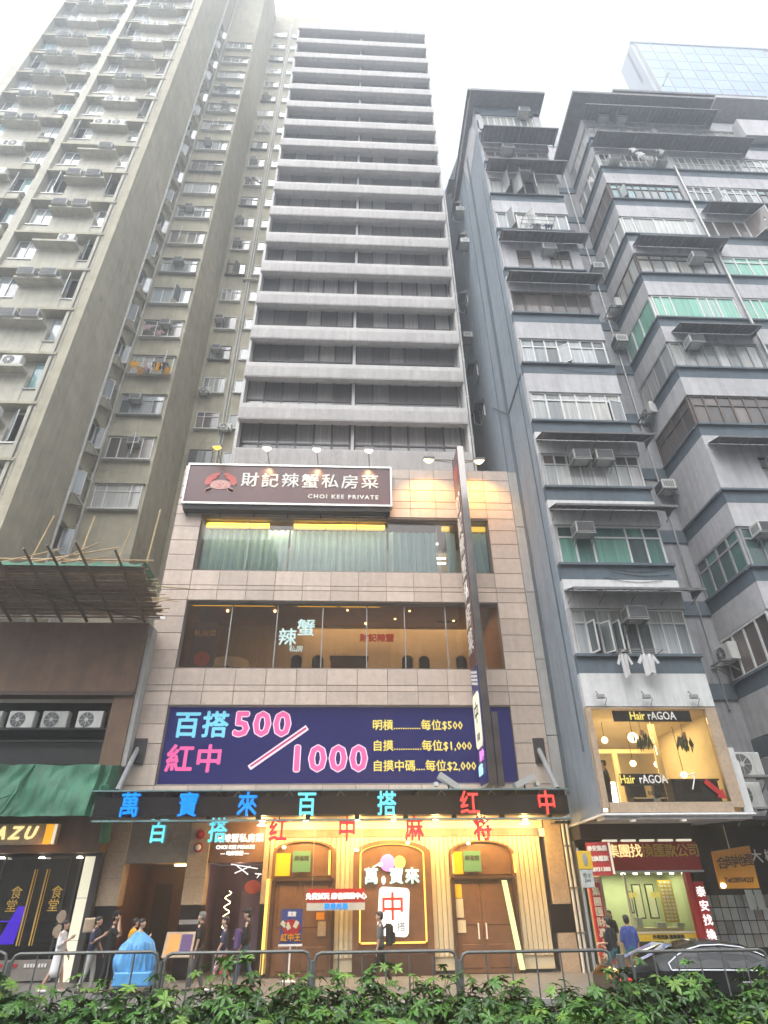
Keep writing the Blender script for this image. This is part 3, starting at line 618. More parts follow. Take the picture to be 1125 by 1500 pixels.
flood((5.55, -1.25, 18.75), (5.6, -.35, 16.4), 'warm', 'bright round amber floodlight on the bar beyond the blade sign', FL, (4.9, -.4, 19.25), .5)
for x in (3.25, 5.55): light('wall_spot', 'SPOT', (x, -1.15, 18.42), 400, (1, .47, .08), .10, (0, .95, -1.0), 125)
b = MB(); b.tube((3.2, -.55, 19.3), (5.7, -.55, 19.3), .035, 8); b.tube((4.7, -.55, 19.3), (4.7, .3, 19.3), .035, 8); b.box(4.5, 4.95, -.5, -.2, 19.2, 19.5)
tag(b.build('lamp_bar', 'metal'), 'horizontal metal bar carrying two amber floodlights at the roof edge', 'lamp bar')
# blade sign
bl = thing('blade_sign', 'tall thin vertical sign standing out from the tiled wall with polished steel edge', 'sign', (4.7, -.8, 5.1))
MB().box(4.52, 4.80, -1.60, -.25, 5.15, 19.30).build('sign_box', 'steel', bl)
MB().box(4.49, 4.517, -1.54, -.30, 9.2, 19.2).build('maroon_face', 'maroon', bl)
MB().box(4.49, 4.517, -1.54, -.30, 5.25, 9.19).build('violet_face', 'ledblue', bl)
for i, ch in enumerate('財記辣蟹私房菜'): text('lettering', ch, .98, 'signw', (4.47, -.92, 16.5 - i * 1.05), bl, rz=-math.pi / 2, bold=.02, depth=.02)
b = MB()
for k in range(4): b.ext([(-1.45, 8.65 + k * .14 - .2), (-.45, 8.95 + k * .14 - .2), (-.45, 9.04 + k * .14 - .2), (-1.45, 8.74 + k * .14 - .2)], 'x', 4.465, 4.488)
b.build('stripe', 'signw', bl)
pts = [(-1.42, 6.55), (-1.28, 6.42), (-.5, 6.42), (-.36, 6.55), (-.36, 8.15), (-.5, 8.28), (-1.28, 8.28), (-1.42, 8.15)]
MB().ext(pts, 'x', 4.455, 4.488).build('tile_panel', 'creamlit', bl)
text('lettering', '中', .8, 'blackm', (4.45, -.9, 7.55), bl, rz=-math.pi / 2, depth=.01); text('lettering', '百搭', .26, 'blackm', (4.45, -.9, 6.75), bl, rz=-math.pi / 2, depth=.01)
text('lettering', '紅中', .36, 'pinklit', (4.46, -1.1, 6.1), bl, rz=-math.pi / 2, depth=.02, bold=.015); text('lettering', '麻將', .36, 'palecyan', (4.46, -.72, 5.68), bl, rz=-math.pi / 2, depth=.02, bold=.015)
MB().ball((0, 0, 0), (.02, .42, .42), 14, 8).build('crab_roundel', 'crab', bl, (4.485, -.92, 18.2))
MB().box(4.95, 5.16, -1.1, -.45, 5.15, 7.6).build('side_box', 'steel', bl)
# ------------------------------------------------------------------ canopy with neon characters
cn = thing('neon_canopy', 'black fascia canopy with teal glass plates and a row of neon characters', 'canopy', (-.4, -1, 4.1))
MB().box(-8.05, 7.02, -1.72, -1.56, 4.24, 4.78).build('fascia', 'black', cn)
MB().box(-8.15, 7.10, -1.86, -.03, 4.93, 4.97).build('glass_roof', 'tealg', cn)
b = MB(); b.box(-8.0, 7.0, -1.78, -1.45, 4.08, 4.13); b.build('lower_plate', 'tealg', cn)
b = MB(); b.box(-8.0, 7.0, -1.55, -.02, 4.22, 4.25)
for k in range(10): b.box(-7.6 + k * 1.62, -7.55 + k * 1.62, -1.6, -.02, 4.26, 4.92)
b.build('ceiling', 'greywood', cn)
b = MB()
for k in range(9):
    x = -7.0 + k * 1.63; b.tube((x, -1.75, 4.79), (x + .12, -1.75, 4.93), .015, 5); b.tube((x + .25, -1.75, 4.79), (x + .12, -1.75, 4.93), .015, 5)
b.build('clip', 'metal', cn)
b = MB()
for k in range(9): b.box(-6.1 + k * 1.55, -5.95 + k * 1.55, -1.70, -1.50, 4.13, 4.24)
b.build('hanger', 'black', cn)
TOP = [('萬', -6.92, 'nblue', 'dblue'), ('寶', -5.12, 'nblue', 'dblue'), ('來', -3.28, 'nblue', 'dblue'), ('百', -1.42, 'ncyan', 'dcyan'), ('搭', 1.12, 'ncyan', 'dcyan'), ('红', 3.78, 'nred', 'dred'), ('中', 6.28, 'nred', 'dred')]
nsg = thing('neon_sign', 'upper row of blue, cyan and red neon characters across the black fascia', 'neon sign', (-.4, -1.75, 4.5))
for ch, x, m1, m2 in TOP: text('character', ch, .74, [m1, m2], (x, -1.80, 4.50), nsg, bold=.015, depth=.15, sx=.86)
ns2 = thing('neon_sign', 'lower row of cyan and red neon characters hung under the canopy edge', 'neon sign', (-.4, -1.5, 3.8))
for ch, x, m1, m2 in (('百', -5.98, 'ncyan', 'dcyan'), ('搭', -4.15, 'ncyan', 'dcyan'), ('红', -2.28, 'nred2', 'dred'), ('中', -.13, 'nred2', 'dred'), ('麻', 2.0, 'nred2', 'dred'), ('将', 4.18, 'nred2', 'dred')):
    text('character', ch, .72, [m1, m2], (x, -1.55, 3.80), ns2, bold=.014, depth=.15, sx=.82)
b = MB()
for x in (-5.98, -4.15, -2.28, -.13, 2.0, 4.18): b.tube((x, -1.5, 4.05), (x, -1.5, 4.24), .02, 6)
b.build('hanger', 'blackm', ns2)
# canopy tie struts on the pilasters
for sx, p0, p1, bx, lab in ((-1, (-7.62, -.05, 6.55), (-7.45, -1.7, 4.95), (-7.90, -7.32), 'grey tie strut from its dark wall box on the pilaster by the brown building'), (1, (6.80, -.05, 6.5), (6.75, -1.7, 4.95), (6.62, 7.02), 'grey tie strut from its dark wall box on the pilaster by the blue wall')):
    t = thing('tie_strut', lab, 'strut', p0, 'struts that hold the canopy')
    MB().box(bx[0], bx[1], -.10, -.014, 6.05, 6.9).build('wall_box', 'frame_d', t); MB().tube(p0, p1, .085, 10).build('rod', 'pvc', t); MB().tube(p1, (p1[0], p1[1] - .02, p1[2] - .02), .11, 10).build('end_sleeve', 'black', t)
for x, sg, lab in ((3.2, -1, 'silver floodlight box on the canopy before the blade sign'), (5.75, 1, 'silver floodlight box on the canopy beyond the blade sign')):
    t = thing('box_floodlight', lab, 'floodlight', (x, -1.4, 5.1), 'silver floodlights on the canopy')
    b = MB(); c, s_ = math.cos(.5 * sg), math.sin(.5 * sg)
    pts = [(-.38, -.06), (.36, -.13), (.40, .05), (-.36, .12)]
    b.ext([(x + (u * c - v * s_), 5.25 + (u * s_ + v * c)) for u, v in pts], 'y', -1.6, -1.2); b.build('housing', 'alu', t)
    MB().tube((x, -1.4, 5.2), (x, -1.4, 4.97), .03, 6).build('bracket', 'blackm', t); MB().box(x - .42 * (-sg) - .06, x - .42 * (-sg) + .06, -1.55, -1.25, 5.1, 5.22).build('gear_box', 'acw', t)

# ------------------------------------------------------------------ entrance front under the canopy
en = thing('entrance_front', 'warm lit ground floor front with cream ribbed cladding, two arched doors and stone columns', 'shop front', (0, 0, 0))
b = MB()
for x0_, x1_ in ((-7.98, -7.30), (-5.33, -4.66), (-2.86, -2.69)): MB().bbox(x0_, x1_, -.06, .5, 1.88, 4.2, .012).build('stone_column', 'tanstone', en)
for x0, x1 in ((-7.98, -7.30), (-5.33, -4.66)):
    for z0 in (2.62, 3.36): MB().box(x0 - .004, x1 + .004, -.063, -.05, z0, z0 + .012).build('joint', 'joint', en)
for x0_, x1_ in ((-7.97, -7.31), (-5.32, -4.67), (-2.85, -2.70)): MB().box(x0_, x1_, -.05, .5, 0, 1.877).build('column_base', 'black', en)
MB().box(-5.30, -4.70, -.058, -.052, 1.38, 1.5).build('base_plate', 'frame_g', en)
MB().box(-7.30, -5.33, -.03, .5, 3.04, 4.2).build('lintel_panel', 'portal', en)
text('lettering', '大厦', .42, 'greywood', (-5.75, -.04, 3.62), en, depth=.015)
b = MB(); b.box(-7.3, -5.33, 3.0, 3.1, 0, 3.04); b.box(-7.36, -7.302, .1, 3.0, 0, 3.04); b.box(-5.328, -5.28, .5, 3.0, 0, 3.04); b.box(-7.3, -5.33, .5, 3.0, 3.05, 3.1); b.build('lobby_wall', 'walnut', en)
b = MB(); b.box(-7.0, -6.4, 2.95, 2.99, 0, 2.5); b.build('lobby_door', 'darkwood', en)
MB().box(-5.9, -5.5, .7, 1.1, 2.98, 3.03).build('lobby_lamp', 'warm', en)
light('lobby_glow', 'POINT', (-5.75, 1.0, 2.8), 18, (1, .58, .18), .1)
light('lobby_glow_b', 'POINT', (-6.4, 1.2, 2.7), 6, (1, .6, .25), .1)
# restaurant lobby
MB().box(-4.66, -2.86, .02, .12, 3.04, 4.2).build('sign_panel', 'walnut', en)
text('lettering', '記辣蟹私房菜', .27, 'whitelit', (-3.72, -.0, 3.72), en, bold=.007, depth=.03); text('lettering', 'CHOI KEE PRIVATE', .15, 'whitelit', (-3.82, -.0, 3.47), en, bold=.01, depth=.03)
text('lettering', '— 地庫餐廳 —', .14, 'whitelit', (-3.82, 0, 3.29), en, bold=.008, depth=.03)
b = MB(); b.box(-4.66, -2.86, 2.4, 2.5, 0, 3.04); b.box(-4.70, -4.662, .5, 2.4, 0, 3.04); b.box(-2.858, -2.82, .5, 2.4, 0, 3.04); b.box(-4.66, -2.86, .13, 2.4, 3.045, 3.1); b.build('inner_lobby', 'purple', en)
pl = MB().box(-3.55, -2.87, .55, .6, .4, 2.9).build('poster_panel', 'purple', en)
MB().ball((0, 0, 0), (.27, .012, .2), 16, 8).build('crab_print', 'crab', en, (-3.2, .54, 2.35))
b = MB(); b.tube((-3.95, .3, 3.0), (-3.05, .2, 2.86), .018, 6); b.tube((-3.8, .28, 2.74), (-3.3, .24, 2.93), .018, 6); b.tube((-3.75, .28, 2.95), (-3.35, .22, 2.7), .018, 6); b.tube((-3.12, .2, 2.72), (-2.9, .2, 2.70), .018, 6); b.tube((-3.05, .2, 2.6), (-2.95, .2, 2.72), .014, 6)
b.build('star_tubes', 'whitelit', en)
b = MB(); pts = [(-4.05 + .10 * math.sin(k * 1.2), 1.0 + .1 * math.cos(k * 1.2), .3 + k * .05) for k in range(40)]
b.path(pts, .012, 4); b.build('fairy_lights', 'warm', en)
light('lobby_glow_c', 'POINT', (-3.8, 1.3, 2.7), 14, (1, .62, .45), .1)
# cladding
cl = MB(); cl.box(-2.69, 6.42, .14, .2, .1, 3.74); cl.build('backing', 'cream', en)
def clad(x0, x1, z0, z1f):
    c = MB(); n = max(1, int((x1 - x0) / .155)); w_ = (x1 - x0) / n
    for i in range(n):
        xa = x0 + i * w_; z = z1f(xa + w_ / 2) if callable(z1f) else z1f
        t0 = z0(xa + w_ / 2) if callable(z0) else z0
        if z - t0 > .05: c.box(xa + .016, xa + w_ - .016, .08, .139, t0, z)
    return c
arch = lambda cx, hw, zs, rise: (lambda x: zs + rise * math.sqrt(max(0, 1 - ((x - cx) / hw) ** 2)) if abs(x - cx) < hw else 0)
A1, A2, A3 = (-1.53, 1.02, 3.30, .36), (1.37, 1.28, 3.22, .42), (4.37, 1.08, 3.22, .40)
def base(x):
    for a in (A1, A2, A3):
        if abs(x - a[0]) < a[1]: return arch(*a)(x)
    return .45
clad(-2.69, 6.42, base, 3.74).build('ribbed_cladding', 'cream', en, kind='stuff')
MB().box(-2.69, 6.40, .02, .14, 3.745, 3.97).build('timber_beam', 'greywood', en)
MB().box(-2.69, 6.55, -.02, .2, 3.975, 4.2).build('cornice', 'cream', en)
MB().box(6.43, 6.60, -.0, .2, 3.72, 3.96).build('corner_block', 'signw', en)
def archwall(a, z0, y0, y1, m, nm, inset=0.):
    cx, hw, zs, ri = a; hw -= inset; ri2 = ri - inset * .5; pts = [(cx - hw, z0), (cx + hw, z0)]
    pts += [(cx + hw * math.cos(t), zs + ri2 * math.sin(t)) for t in [math.pi * k / 16 for k in range(17)]]
    return MB().ext(pts, 'y', y0, y1).build(nm, m, en)
def archrim(a, z0, y0, y1, w_, m, nm, inset=0.):
    cx, hw, zs, ri = a; c = MB(); ho = hw - inset; hi = ho - w_; ro = ri - inset * .5; rr = ro - w_ * .55
    po = [(cx - ho, z0)] + [(cx - ho * math.cos(t), zs + ro * math.sin(t)) for t in [math.pi * k / 16 for k in range(17)]] + [(cx + ho, z0)]
    pi = [(cx - hi, z0)] + [(cx - hi * math.cos(t), zs + rr * math.sin(t)) for t in [math.pi * k / 16 for k in range(17)]] + [(cx + hi, z0)]
    for k in range(len(po) - 1): c.ext([po[k], po[k + 1], pi[k + 1], pi[k]], 'y', y0, y1)
    return c.build(nm, m, en)
# arched sign niche
archwall(A2, .0, .04, .135, 'walnut', 'niche_panel'); archrim(A2, .55, -.08, .039, .20, 'walnut', 'niche_surround')
archrim(A2, .84, -.02, .02, .045, 'led', 'led_outline', .21); MB().box(.36, 2.38, -.02, .02, .80, .845).build('led_sill', 'led', en)
MB().box(.09, 2.65, -.1, .135, 0, .54).build('plinth', 'darkwood', en)
wb = thing('lit_characters', 'three pale cyan lit characters with pink and yellow balls in the arched niche', 'lit sign', (1.35, .0, 2.6))
for ch, x in (('萬', .68), ('寶', 1.50), ('來', 2.02)): text('character', ch, .47, 'palecyan', (x, -.06, 2.58), wb, bold=.02, depth=.06)
MB().ball((0, 0, 0), (.25, .03, .25), 20, 10).build('pink_ball', 'pinklit', wb, (1.22, -.04, 2.98)); MB().ball((0, 0, 0), (.19, .03, .19), 20, 10).build('yellow_ball', 'lemon', wb, (1.62, -.05, 2.99))
MB().ball((0, 0, 0), (.07, .03, .12), 10, 6).build('white_drop', 'whitelit', wb, (1.08, -.05, 2.49)); b = MB(); b.tube((.72, -.05, 2.85), (1.0, -.05, 2.98), .025, 6); b.ball((.98, -.05, 2.93), (.09, .03, .06)); b.build('white_swirl', 'whitelit', wb)
tl = thing('tile_lightbox', 'tilted white lit mahjong tile with a red character and small black one', 'lightbox', (1.4, .0, 1.6))
c_, s_ = math.cos(-.06), math.sin(-.06)
def tp(u, v): return (1.39 + u * c_ - v * s_, 1.64 + u * s_ + v * c_)
pts = []
for (cx, cy_, a0) in ((.36, .52, 0), (-.36, .52, 90), (-.36, -.52, 180), (.36, -.52, 270)):
    for k in range(5): a = R(a0 + k * 22.5); pts.append(tp(cx + .13 * math.cos(a), cy_ + .13 * math.sin(a)))
MB().ext(pts, 'y', -.12, .02).build('tile_box', 'whitelit', tl)
text('lettering', '中', .80, 'redlit', (1.36, -.128, 1.72), tl, bold=.008, depth=.01); text('lettering', '搭', .27, 'blackm', (1.62, -.128, 1.22), tl, bold=.0, depth=.01)
# doors
def door(a, x0, x1, nm, lab_side):
    archwall(a, 2.62, .02, .135, 'walnut', 'door_fanlight'); archrim(a, 2.55, -.10, .02, .10, 'walnut', 'door_arch')
    MB().box(x0 - .08, x1 + .08, -.06, .13, 2.50, 2.60).build('door_head', 'darkwood', en)
    for xa, xb in ((x0 - .10, x0), (x1, x1 + .10)): MB().box(xa, xb, -.05, .135, 0, 2.5).build('door_post', 'darkwood', en)
    m_ = (x0 + x1) / 2 - .12; hs = []
    for xa, xb in ((x0 + .01, m_ - .006), (m_ + .006, x1 - .01)):
        d = MB().box(xa, xb, .06, .11, .02, 2.49).build('door', 'walnut', en)
        MB().bbox(xa + .12, xb - .12, .045, .06, 1.25, 2.38, .01).build('door_panel', 'darkwood' if False else 'walnut', d, (0, 0, 0)); MB().bbox(xa + .12, xb - .12, .045, .06, .15, .75, .01).build('door_panel', 'walnut', d, (0, 0, 0))
        hx = m_ + (.09 if xa > m_ - .01 else -.16)
        h = MB(); h.tube((hx, -.03, .88), (hx, -.03, 1.30), .022, 8); h.tube((hx, -.03, .90), (hx + (.1 if xa > m_ - .01 else -.1) * -0 + 0, .06, .90), .02, 8); h.tube((hx, -.03, 1.28), (hx, .06, 1.28), .02, 8); h.build('handle', 'gold' if False else 'signw', d, (0, 0, 0))
door(A1, -2.42, -.58, 'door', 0); door(A3, 3.40, 5.32, 'door', 1)
for x, z in ((-1.6, 3.04), (4.02, 3.0)):
    MB().box(x - .29, x + .29, -.14, -.1, z - .30, z + .30).build('notice_panel', 'greenlit', en); text('lettering', '麻雀館', .16, 'blackm', (x, -.145, z + .08), en, bold=.006, depth=.01)
for xa, xb in ((-2.48, -1.98), (3.42, 3.72)): MB().box(xa, xb, -.02, .015, 2.64, 3.28).build('amber_panel', 'warmpanel', en)
MB().box(-.72, -.66, -.13, -.1, 2.66, 3.35).build('led_strip', 'led', en); MB().box(5.40, 5.46, -.13, -.1, 2.66, 3.2).build('led_strip', 'led', en); MB().box(3.36, 3.41, -.13, -.1, 2.66, 3.2).build('led_strip', 'led', en)
MB().box(-2.68, -2.60, -.16, -.06, .1, 2.56).build('led_strip', 'led', en)
b = MB(); b.ext([(4.95, 2.45), (5.12, 2.45), (5.42, .1), (5.25, .1)], 'y', -.08, -.05); b.build('tube_light', 'ledtube', en)
for x, z0, z1, m in ((3.50, 1.98, 2.36, 'yellow'), (3.52, 1.45, 1.96, 'cream'), (3.56, 1.05, 1.38, 'cream'), (-.93, 1.45, 1.64, 'orange'), (-.87, 1.02, 1.4, 'tanstone')):
    MB().box(x - .13, x + .13, .035, .044, z0, z1).build('notice', m, en)
b = MB(); b.tube((-2.95, -.5, 4.06), (-2.95, -.5, 4.14), .16, 16, 0, .06); b.tube((5.85, -.5, 4.06), (5.85, -.5, 4.14), .16, 16, 0, .06); b.build('ceiling_lamp', 'coolw', en)
for x, z in ((3.93, 3.52), (-2.2, 3.45), (1.9, 3.55), (.2, 3.35)): MB().ball((0, 0, 0), (.07, .05, .05), 10, 6).build('sconce', 'warm', en, (x, -.14, z))
for x in (-2.9, -1.5, .2, 1.4, 2.8, 4.3, 5.8): light('wall_wash', 'POINT', (x, -.75, 3.9), 90, (1, .62, .21), .10)
light('canopy_wash', 'AREA', (1.9, -1.15, 4.02), 300, (1, .64, .22), 9.2, (0, .75, -1), sy=.25)
for x in (3.93, -2.2, 1.9, .2): light('sconce_glow', 'POINT', (x, -.28, 3.5), 3.5, (1, .58, .12), .05)
# stone end bay and pipes
MB().box(6.60, 7.16, -.03, .2, 1.78, 4.2).build('end_stone', 'tanstone', en); MB().box(6.42, 7.16, -.02, .2, 1.02, 1.77).build('end_panel', 'black', en); MB().box(6.60, 7.16, -.03, .2, 0, 1.01).build('end_base', 'tanstone', en)
MB().box(6.6, 7.1, -1.4, -.9, 4.0, 4.06).build('ceiling_panel', 'black', en)
pp = thing('drain_pipe', 'pair of pale drain pipes down the corner beside the red exchange shop', 'pipe', (7.25, -.1, 0), None)
for x in (7.22, 7.36): MB().tube((x, -.14, 0), (x, -.14, 4.3), .05, 10).build('pipe', 'pipe', pp)
for z in (1, 2.2, 3.4): MB().box(7.14, 7.44, -.2, -.08, z, z + .04).build('clamp', 'metal', pp)
for z, m, lab in ((3.85, 'red', 'round red fire alarm bell on the stone column'), (3.47, 'signw', 'white faced round alarm under the red bell')):
    t = thing('alarm_bell', lab, 'alarm', (-5.0, -.1, z), 'alarms on the stone column'); b = MB(); b.tube((-5.0, -.07, z), (-5.0, -.14, z), .15, 18); b.build('bell', 'red', t); MB().ball((0, 0, 0), (.09, .04, .09)).build('boss', m, t, (-5.0, -.15, z))
b = MB(); b.box(-1.32, .46, -.56, -.46, 1.90, 2.27); lb = thing('ticker_board', 'hanging red and blue board with glowing white characters before the arched niche', 'sign', (-.43, -.5, 2.0))
b.build('red_panel', 'redlit' if False else 'red', lb); MB().box(-1.34, .47, -.57, -.46, 1.70, 1.895).build('blue_panel', 'creamlit' if False else 'cloth_l', lb)
text('lettering', '免費試玩 麻雀娛樂中心', .185, 'whitelit', (-.43, -.57, 2.06), lb, bold=.012, depth=.015); text('lettering', '歡迎光臨', .15, 'nblue', (-.43, -.58, 1.80), lb, bold=.012, depth=.012, space=1.5)
b = MB(); b.tube((-1.2, -.5, 2.27), (-1.2, -.5, 4.2), .01, 5); b.tube((.35, -.5, 2.27), (.35, -.5, 4.2), .01, 5); b.build('cable', 'metal', lb)
# poster on a stand
ps = thing('poster_stand', 'blue and red mahjong poster on a pale T shaped stand by the door', 'poster stand', (-1.72, -1.0, 0))
MB().box(-2.06, -1.42, -1.02, -.99, .90, 1.76).build('print', 'cloth_blue', ps); MB().box(-2.09, -1.39, -1.04, -.98, .84, .89).build('ledge', 'signw', ps)
b = MB(); b.tube((-1.74, -1.0, 0), (-1.74, -1.0, .85), .025, 8); b.box(-1.95, -1.53, -1.15, -.85, 0, .03); b.build('pole', 'signw', ps)
b = MB(); b.ext([(-1.74 + .27 * math.cos(a), 1.30 + .2 * math.sin(a)) for a in [6.283 * k / 20 for k in range(20)]], 'y', -1.03, -1.021); b.build('red_disc', 'red', ps)
for cx, cz, a in ((-1.84, 1.33, .5), (-1.60, 1.37, -.5), (-1.97, 1.38, .9)):
    c, s = math.cos(a), math.sin(a); MB().ext([(cx + u * c - v * s, cz + u * s + v * c) for u, v in ((-.06, -.09), (.06, -.09), (.06, .09), (-.06, .09))], 'y', -1.045, -1.031).build('tile_print', 'cream', ps)
text('lettering', '紅中王', .2, 'orange', (-1.74, -1.04, 1.04), ps, bold=.012, depth=.01); text('lettering', '萬寶', .13, 'signw', (-1.74, -1.03, 1.62), ps, bold=.01, depth=.01)
sg = thing('menu_board', 'slanted menu board with orange and violet pictures by the dark lobby', 'menu board', (-4.95, -.9, 0))
b = MB(); b.poly([(-5.45, -1.0, .62), (-4.6, -1.0, .62), (-4.6, -.72, 1.22), (-5.45, -.72, 1.22)]); b.poly([(-5.45, -.97, .6), (-5.45, -.69, 1.2), (-4.6, -.69, 1.2), (-4.6, -.97, .6)]); b.build('board', 'tanstone', sg)
b = MB(); b.poly([(-5.38, -.975, .68), (-5.02, -.975, .68), (-5.02, -.755, 1.16), (-5.38, -.755, 1.16)]); b.build('orange_picture', 'orange', sg); b = MB(); b.poly([(-4.98, -.975, .68), (-4.66, -.975, .68), (-4.66, -.755, 1.16), (-4.98, -.755, 1.16)]); b.build('violet_picture', 'bagp', sg)
for x in (-5.4, -4.65): MB().tube((x, -.8, 0), (x, -.8, .85), .03, 6).build('leg', 'tanstone', sg)
# ================================================================== TAN RESIDENTIAL TOWER (stepped plan)
lt = thing('apartment_tower', 'towering tan rendered apartment block with stepped walls, air conditioner ledges and many small windows', 'building', (-20, 0, 0))
ZT = 102.0
b = MB(); b.box(-27.0, -15.6, .36, 14, 11, ZT); b.build('wall', 'tan', lt)
b = MB(); b.box(-15.60, -15.1, -.20, 3.78, 11.0, ZT); b.build('blank_wall', 'tan_shade', lt)
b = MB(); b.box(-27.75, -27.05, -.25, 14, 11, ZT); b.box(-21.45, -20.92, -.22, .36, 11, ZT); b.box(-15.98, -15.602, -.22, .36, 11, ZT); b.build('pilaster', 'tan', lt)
b = MB(); b.box(-15.6, -15.22, 3.78, 5.8, 11, ZT); b.build('return_wall', 'tan_shade', lt)
b = MB(); b.box(-15.6, -11.9, 5.8, 14, 11, ZT); b.build('wing_wall', 'tan_shade', lt)
b = MB(); b.box(-11.9, -5.5, 10.5, 20, 11, ZT); b.build('rear_wall', 'tan_shade', lt)
for (x, y, r, m, nm) in ((-15.05, 3.86, .075, 'pipe', 'drain_pipe'), (-15.02, 5.70, .06, 'pipe', 'drain_pipe'), (-15.75, -.27, .035, 'frame_b', 'cable_conduit'), (-9.62, 10.38, .07, 'pipe', 'drain_pipe'), (-9.42, 10.38, .06, 'pipe', 'drain_pipe')):
    MB().tube((x, y, 11), (x, y, ZT if y < 8 else 99), r, 8).build(nm, m, lt)
def sill(f): return 27.1 + 3.42 * f
hood = MB().box(0, 5.30, -.30, .36, 0, .16).mesh('hood_slab', 'tan_shade')
panelm = MB().bbox(0, 2.62, -.02, .36, 0, 2.10, .03).mesh('wall_panel', 'tan')
t_ = MB(); t_.box(0, 2.55, -.62, -.022, 0, .12); t_.box(0, 2.55, -.62, -.56, .121, .16)
traym = t_.mesh('ac_ledge', 'tan')
spm = MB().box(0, 5.0, .02, .36, 0, 1.1).mesh('spandrel', 'tan')
FM = ['frame_w', 'frame_g', 'frame_w']; PM = ['p_home', 'p_curt', 'p_home', 'p_teal']
GA = 'air conditioners on the tan tower ledges'
cnt = [0, 0]
for f in range(-4, 16):
    z = sill(f)
    for bi, bx in enumerate((0, -6.15)):
        if not (vis(-17 + bx, 0, z + 1.5, .12) or vis(-17 + bx, 0, z - 1, .12)): continue
        put(hood, 'hood_slab', lt, (-20.92 + bx, 0, z + 2.14)); put(panelm, 'wall_panel', lt, (-19.35 + bx, 0, z - 1.2)); put(traym, 'ac_ledge', lt, (-19.35 + bx, 0, z + .90))
        put(spm, 'spandrel', lt, (-20.94 + bx, 0, z - 1.2))
        for k, (x, w_) in enumerate(((-20.72, 1.3), (-16.78, 1.08))):
            op = []
            if rnd.random() < .22: op = [(rnd.choice((0, 1)), rnd.choice((55, 70, -65, 40)))]
            window(lt, (x + bx, .24, z), w_, 1.95, 2, rnd.choice(FM), rnd.choice(PM), 0, opens=op, t=.055, sill=.28)
        if vis(-17.5 + bx, 0, z + 1.3, .01):
            cnt[bi] += 1
            kind = 'box' if rnd.random() < .62 else 'split'
            wh = 'beside the blank wall' if bi == 0 else 'in the outer bay'
            for k in range(2):
                if rnd.random() < .10: continue
                xx = -18.72 + bx + k * 1.22
                ac(kind, (xx, -.42 if kind == 'split' else -.10, z + 1.03), '%s air conditioner on the %s ledge up %s, unit %s the pipe' % ('boxed' if kind == 'box' else 'fan', ORD[cnt[bi] - 1], wh, 'nearer' if k else 'beyond'), GA, sc=1.15 if kind == 'split' else 1.4)
# windows of the narrow strip on the return wall (they look along the street, to +x)
for f in range(-3, 16):
    z = sill(f); q = window(lt, (-15.20, 4.15, z), 1.15, 1.55, 2, 'frame_w', 'p_home', 0, rz=math.pi / 2, opens=[(1, 75)] if f % 2 else [(0, 50)], t=.05, sill=.32)
    b = MB(); b.ext([(4.1, z - .06), (5.35, z - .06), (5.35, z - .12), (4.1, z - .75)], 'x', -15.21, -14.93); b.build('window_bracket', 'tan_shade', lt)
    MB().box(-15.215, -14.95, 4.1, 5.4, z + 1.56, z + 1.66).build('window_hood', 'tan_shade', lt)
    b = MB(); b.path([(-15.2, 5.5, z + 2.2), (-14.98, 5.5, z + 2.2), (-14.98, 5.5, z + 1.7)], .03, 6); b.build('waste_pipe', 'pipe', lt)
GW = 'window air conditioners on the tan tower wing'
for f in range(-2, 16):
    z = sill(f) - .05
    op = {1: [(3, 60)], 3: [(2, -60)], -1: [(2, 55)], 5: [(1, 60)], 8: [(3, 60)], 10: [(2, 70), (1, 50)]}.get(f, [])
    cols = [[1, 1, 1, 1], [1, 2.2, 1], [1, 1, 1]][f % 3] if not op else [1, 1, 1, 1]
    window(lt, (-14.72, 5.74, z), 2.62, 1.66, cols, 'frame_w' if f % 4 else 'frame_g', ['p_home', 'p_curt', 'p_brown'][f % 3], .28 if f % 2 == 0 else 0, opens=op, t=.06, sill=.22)
    MB().box(-14.8, -12.0, 5.62, 5.80, z + 1.68, z + 1.76).build('window_hood', 'tan_shade', lt)
    if f in (-1, 0, 2, 4, 6, 9, 11, 12): ac('win', (-13.75 + .3 * (f % 3), 5.75, z + .95), 'boxy window air conditioner on the narrow tan wing, %s window row above the scaffold' % ORD[f + 2], GW)
laundry((-14.3, 5.68, sill(1) + .35), 9, 'packed row of drying clothes, some pink and orange, below an open tan wing window', seed=3, drop=.75)
laundry((-14.4, 5.68, sill(2) + .35), 2, 'few pink clothes drying beside the window air conditioner of the tan wing', seed=5, w=1.2, mats=('cloth_pink', 'cloth_w'))
laundry((-14.1, 5.68, sill(11) + .2), 5, 'white clothes drying high up on the tan wing in the haze', seed=9, mats=('cloth_w', 'cloth_l'))
laundry((-11.3, 10.38, sill(10) - .2), 5, 'dark clothes drying at the rear tan wall beside the white tower', seed=12, w=1.5, mats=('cloth_black', 'cloth_grey'))
for f in range(0, 21):
    z = sill(f) - .55
    window(lt, (-11.55, 10.44, z), 1.62, 1.6, [[1, 1, 1], [1, 2], [1, 1, 1, 1]][f % 3], 'frame_w' if f % 3 else 'frame_b', ['p_curt', 'p_home', 'p_brown'][(f + 1) % 3], .28 if f % 2 else 0, opens=[(0, 60), (1, -50)] if f in (6, 13) else [], t=.055, sill=.2)
    window(lt, (-9.22, 10.44, z + .1), .62, 1.3, 1, 'frame_w', 'p_home', 0, t=.05, sill=.15)
    if f in (3, 4, 7, 8, 11, 15): ac('win', (-11.2 + .2 * (f % 2), 10.42, z + .8), 'window air conditioner on the rear tan wall by the white tower, %s row up' % ORD[f], 'window air conditioners on the rear tan wall')
